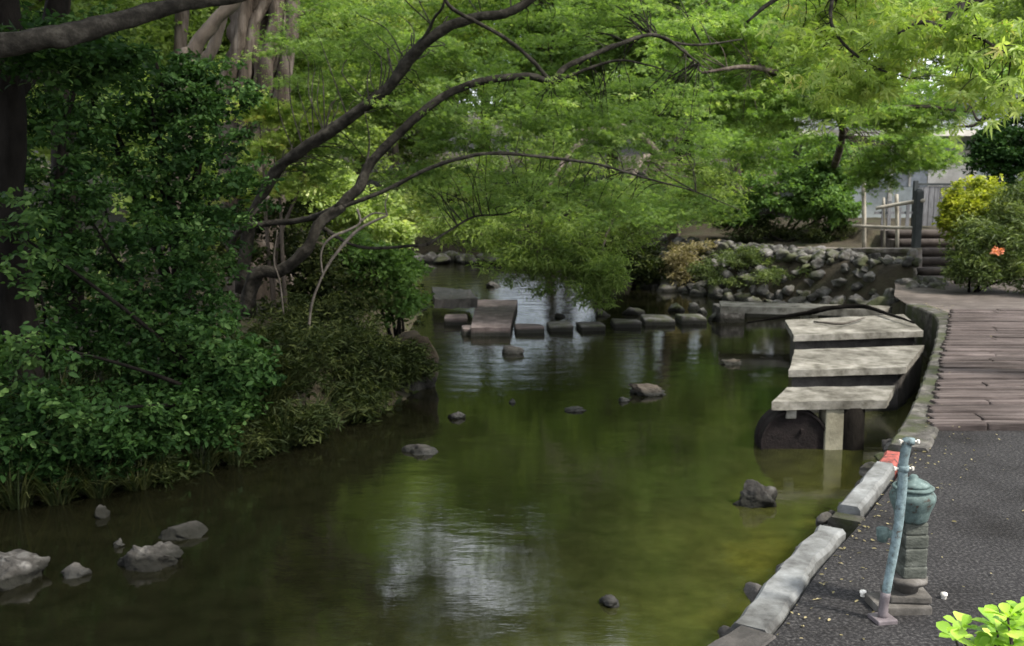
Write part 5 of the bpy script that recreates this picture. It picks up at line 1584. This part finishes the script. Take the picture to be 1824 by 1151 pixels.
# ---------------- grasses
def grass_mesh(name, mat, roots, n_per, length, spread, seed, wdt=0.006, bend=0.9, parent=None, radius=0.08):
    rng = np.random.default_rng(seed)
    R_ = np.repeat(np.array(roots), n_per, axis=0)
    n = len(R_)
    ang = rng.random(n) * 2 * PI
    rad = radius * rng.random(n) ** 0.5
    base = R_ + np.stack([np.cos(ang) * rad, np.sin(ang) * rad, np.zeros(n)], 1)
    L = length * rng.uniform(0.5, 1.25, n)
    lean = spread * rng.uniform(0.3, 1.2, n)
    dirx = np.stack([np.cos(ang), np.sin(ang)], 1) + rng.normal(size=(n, 2)) * 0.4
    dirx /= np.linalg.norm(dirx, axis=1)[:, None]
    wv = np.stack([-dirx[:, 1], dirx[:, 0]], 1)
    rows = []
    for s in (0, 0.35, 0.7, 1.0):
        hor = L * (lean * s + bend * lean * s * s * 0.6)
        ver = L * (s - bend * lean * s * s * 0.75)
        w_ = wdt * (1 - s ** 2) + 0.0006
        c = base + np.stack([dirx[:, 0] * hor, dirx[:, 1] * hor, ver], 1)
        off = np.stack([wv[:, 0] * w_, wv[:, 1] * w_, np.zeros(n)], 1)
        rows += [c - off, c + off]
    V = np.stack(rows, 1).reshape(-1, 3)
    F = []
    for k in range(3):
        F.append([2 * k, 2 * k + 1, 2 * k + 3, 2 * k + 2])
    F = (np.array(F)[None] + (np.arange(n) * 8)[:, None, None]).reshape(-1, 4)
    me = bpy.data.meshes.new(name)
    me.vertices.add(len(V)); me.vertices.foreach_set('co', V.astype(np.float32).ravel())
    me.loops.add(F.size); me.loops.foreach_set('vertex_index', F.astype(np.int32).ravel())
    me.polygons.add(len(F)); me.polygons.foreach_set('loop_start', (np.arange(len(F)) * 4).astype(np.int32))
    me.update(calc_edges=True)
    at = me.attributes.new('tint', 'FLOAT', 'POINT')
    at.data.foreach_set('value', np.repeat(rng.random(n), 8).astype(np.float32))
    me.materials.append(mat)
    return me


# sedge tufts hanging over the left water line
G = 'arching sedge tufts along the left water line'
tuft_me = [grass_mesh('sedge_tuft', M['grass'], [(0, 0, 0)], 130, 0.42, 0.6, 500 + k, 0.005, 1.0) for k in range(4)]
LL, _ = resample(LEFT[1:8], 0.1)
rr = random.Random(31)
i = 20
while i < len(LL) - 1:
    p = LL[i]; q = LL[i + 1]
    t = (q - p) / np.linalg.norm(q - p); nrm = np.array([-t[1], t[0]])
    for row in range(3):
        off = 0.08 + row * 0.3 + rr.uniform(-.08, .1)
        x, y = p + nrm * off
        o = link('sedge_tuft', tuft_me[rr.randrange(4)], None, (x, y, max(gz(x, y), WZ + .02) - 0.02))
        s = rr.uniform(0.7, 1.35); o.scale = (s, s, s); o.rotation_euler = (0, 0, rr.uniform(0, 6))
        tag(o, 'arching dark green sedge tuft hanging over the left water line', 'grass tuft', G)
    i += rr.choice([2, 3])

# ground cover on the left bank and beyond
rng = np.random.default_rng(6)
px_ = rng.uniform(-9, 6, 26000); py_ = rng.uniform(5, 30, 26000)
ok = ~inside(px_, py_, RIVER) & (seg_dist(px_, py_, LEFT + FAR_R[::-1]) < 5) & (px_ < 0.8 + 0.0 * py_)
px_, py_ = px_[ok], py_[ok]
pz_ = ground_z(px_, py_)
me = leaf_mesh('ground_cover', M['l_olive'], np.stack([px_, py_, pz_ + rng.uniform(0, .1, len(px_))], 1), rng.uniform(.05, .12, len(px_)), rng.random(len(px_)), T_OVAL, 3, .5, -.2)
tag(link('ground_cover', me), 'low tangled weeds covering the soil of the left bank', 'ground cover', kind='stuff')
roots = np.stack([rng.uniform(8.3, 12, 2600), rng.uniform(13.2, 16.2, 2600), np.full(2600, 0.0)], 1)
roots = roots[roots[:, 0] > 8.2 - 0.0 * roots[:, 1]]
me = grass_mesh('lawn_grass', M['lawn'], roots, 10, 0.12, 0.5, 9, 0.004, .7)
lw = link('lawn_grass', me, None, (0, 0, 0.0)); tag(lw, 'fresh green grass at the right edge of the path under the azalea', 'grass', kind='stuff')

# litter
rng = np.random.default_rng(16)
n = 500
uu = rng.uniform(1.5, 7, n); vv_ = rng.uniform(3.8, 12.5, n)
ki = rng.integers(40, len(KL) - 2, 900); kn = rng.exponential(0.12, 900) + 0.2
kt = KL[np.minimum(ki + 1, len(KL) - 1)] - KL[ki]; kt /= np.linalg.norm(kt, axis=1)[:, None] + 1e-9
uu = np.concatenate([uu, KL[ki, 0] + kt[:, 1] * kn]); vv_ = np.concatenate([vv_, KL[ki, 1] - kt[:, 0] * kn])
k_ = seg_dist(uu, vv_, KPATH) > 0.2
k_ &= ~inside(uu, vv_, RIVER)
uu, vv_ = uu[k_], vv_[k_]
me = leaf_mesh('leaf_litter', M['l_dry'], np.stack([uu, vv_, np.where(vv_ > 7.2, 0.04, 0.008)], 1), rng.uniform(.012, .03, len(uu)), rng.random(len(uu)), T_OVAL, 4, 3.0, 0)
tag(link('leaf_litter', me), 'scattered small dry leaves on the asphalt and boardwalk', 'litter', kind='stuff')
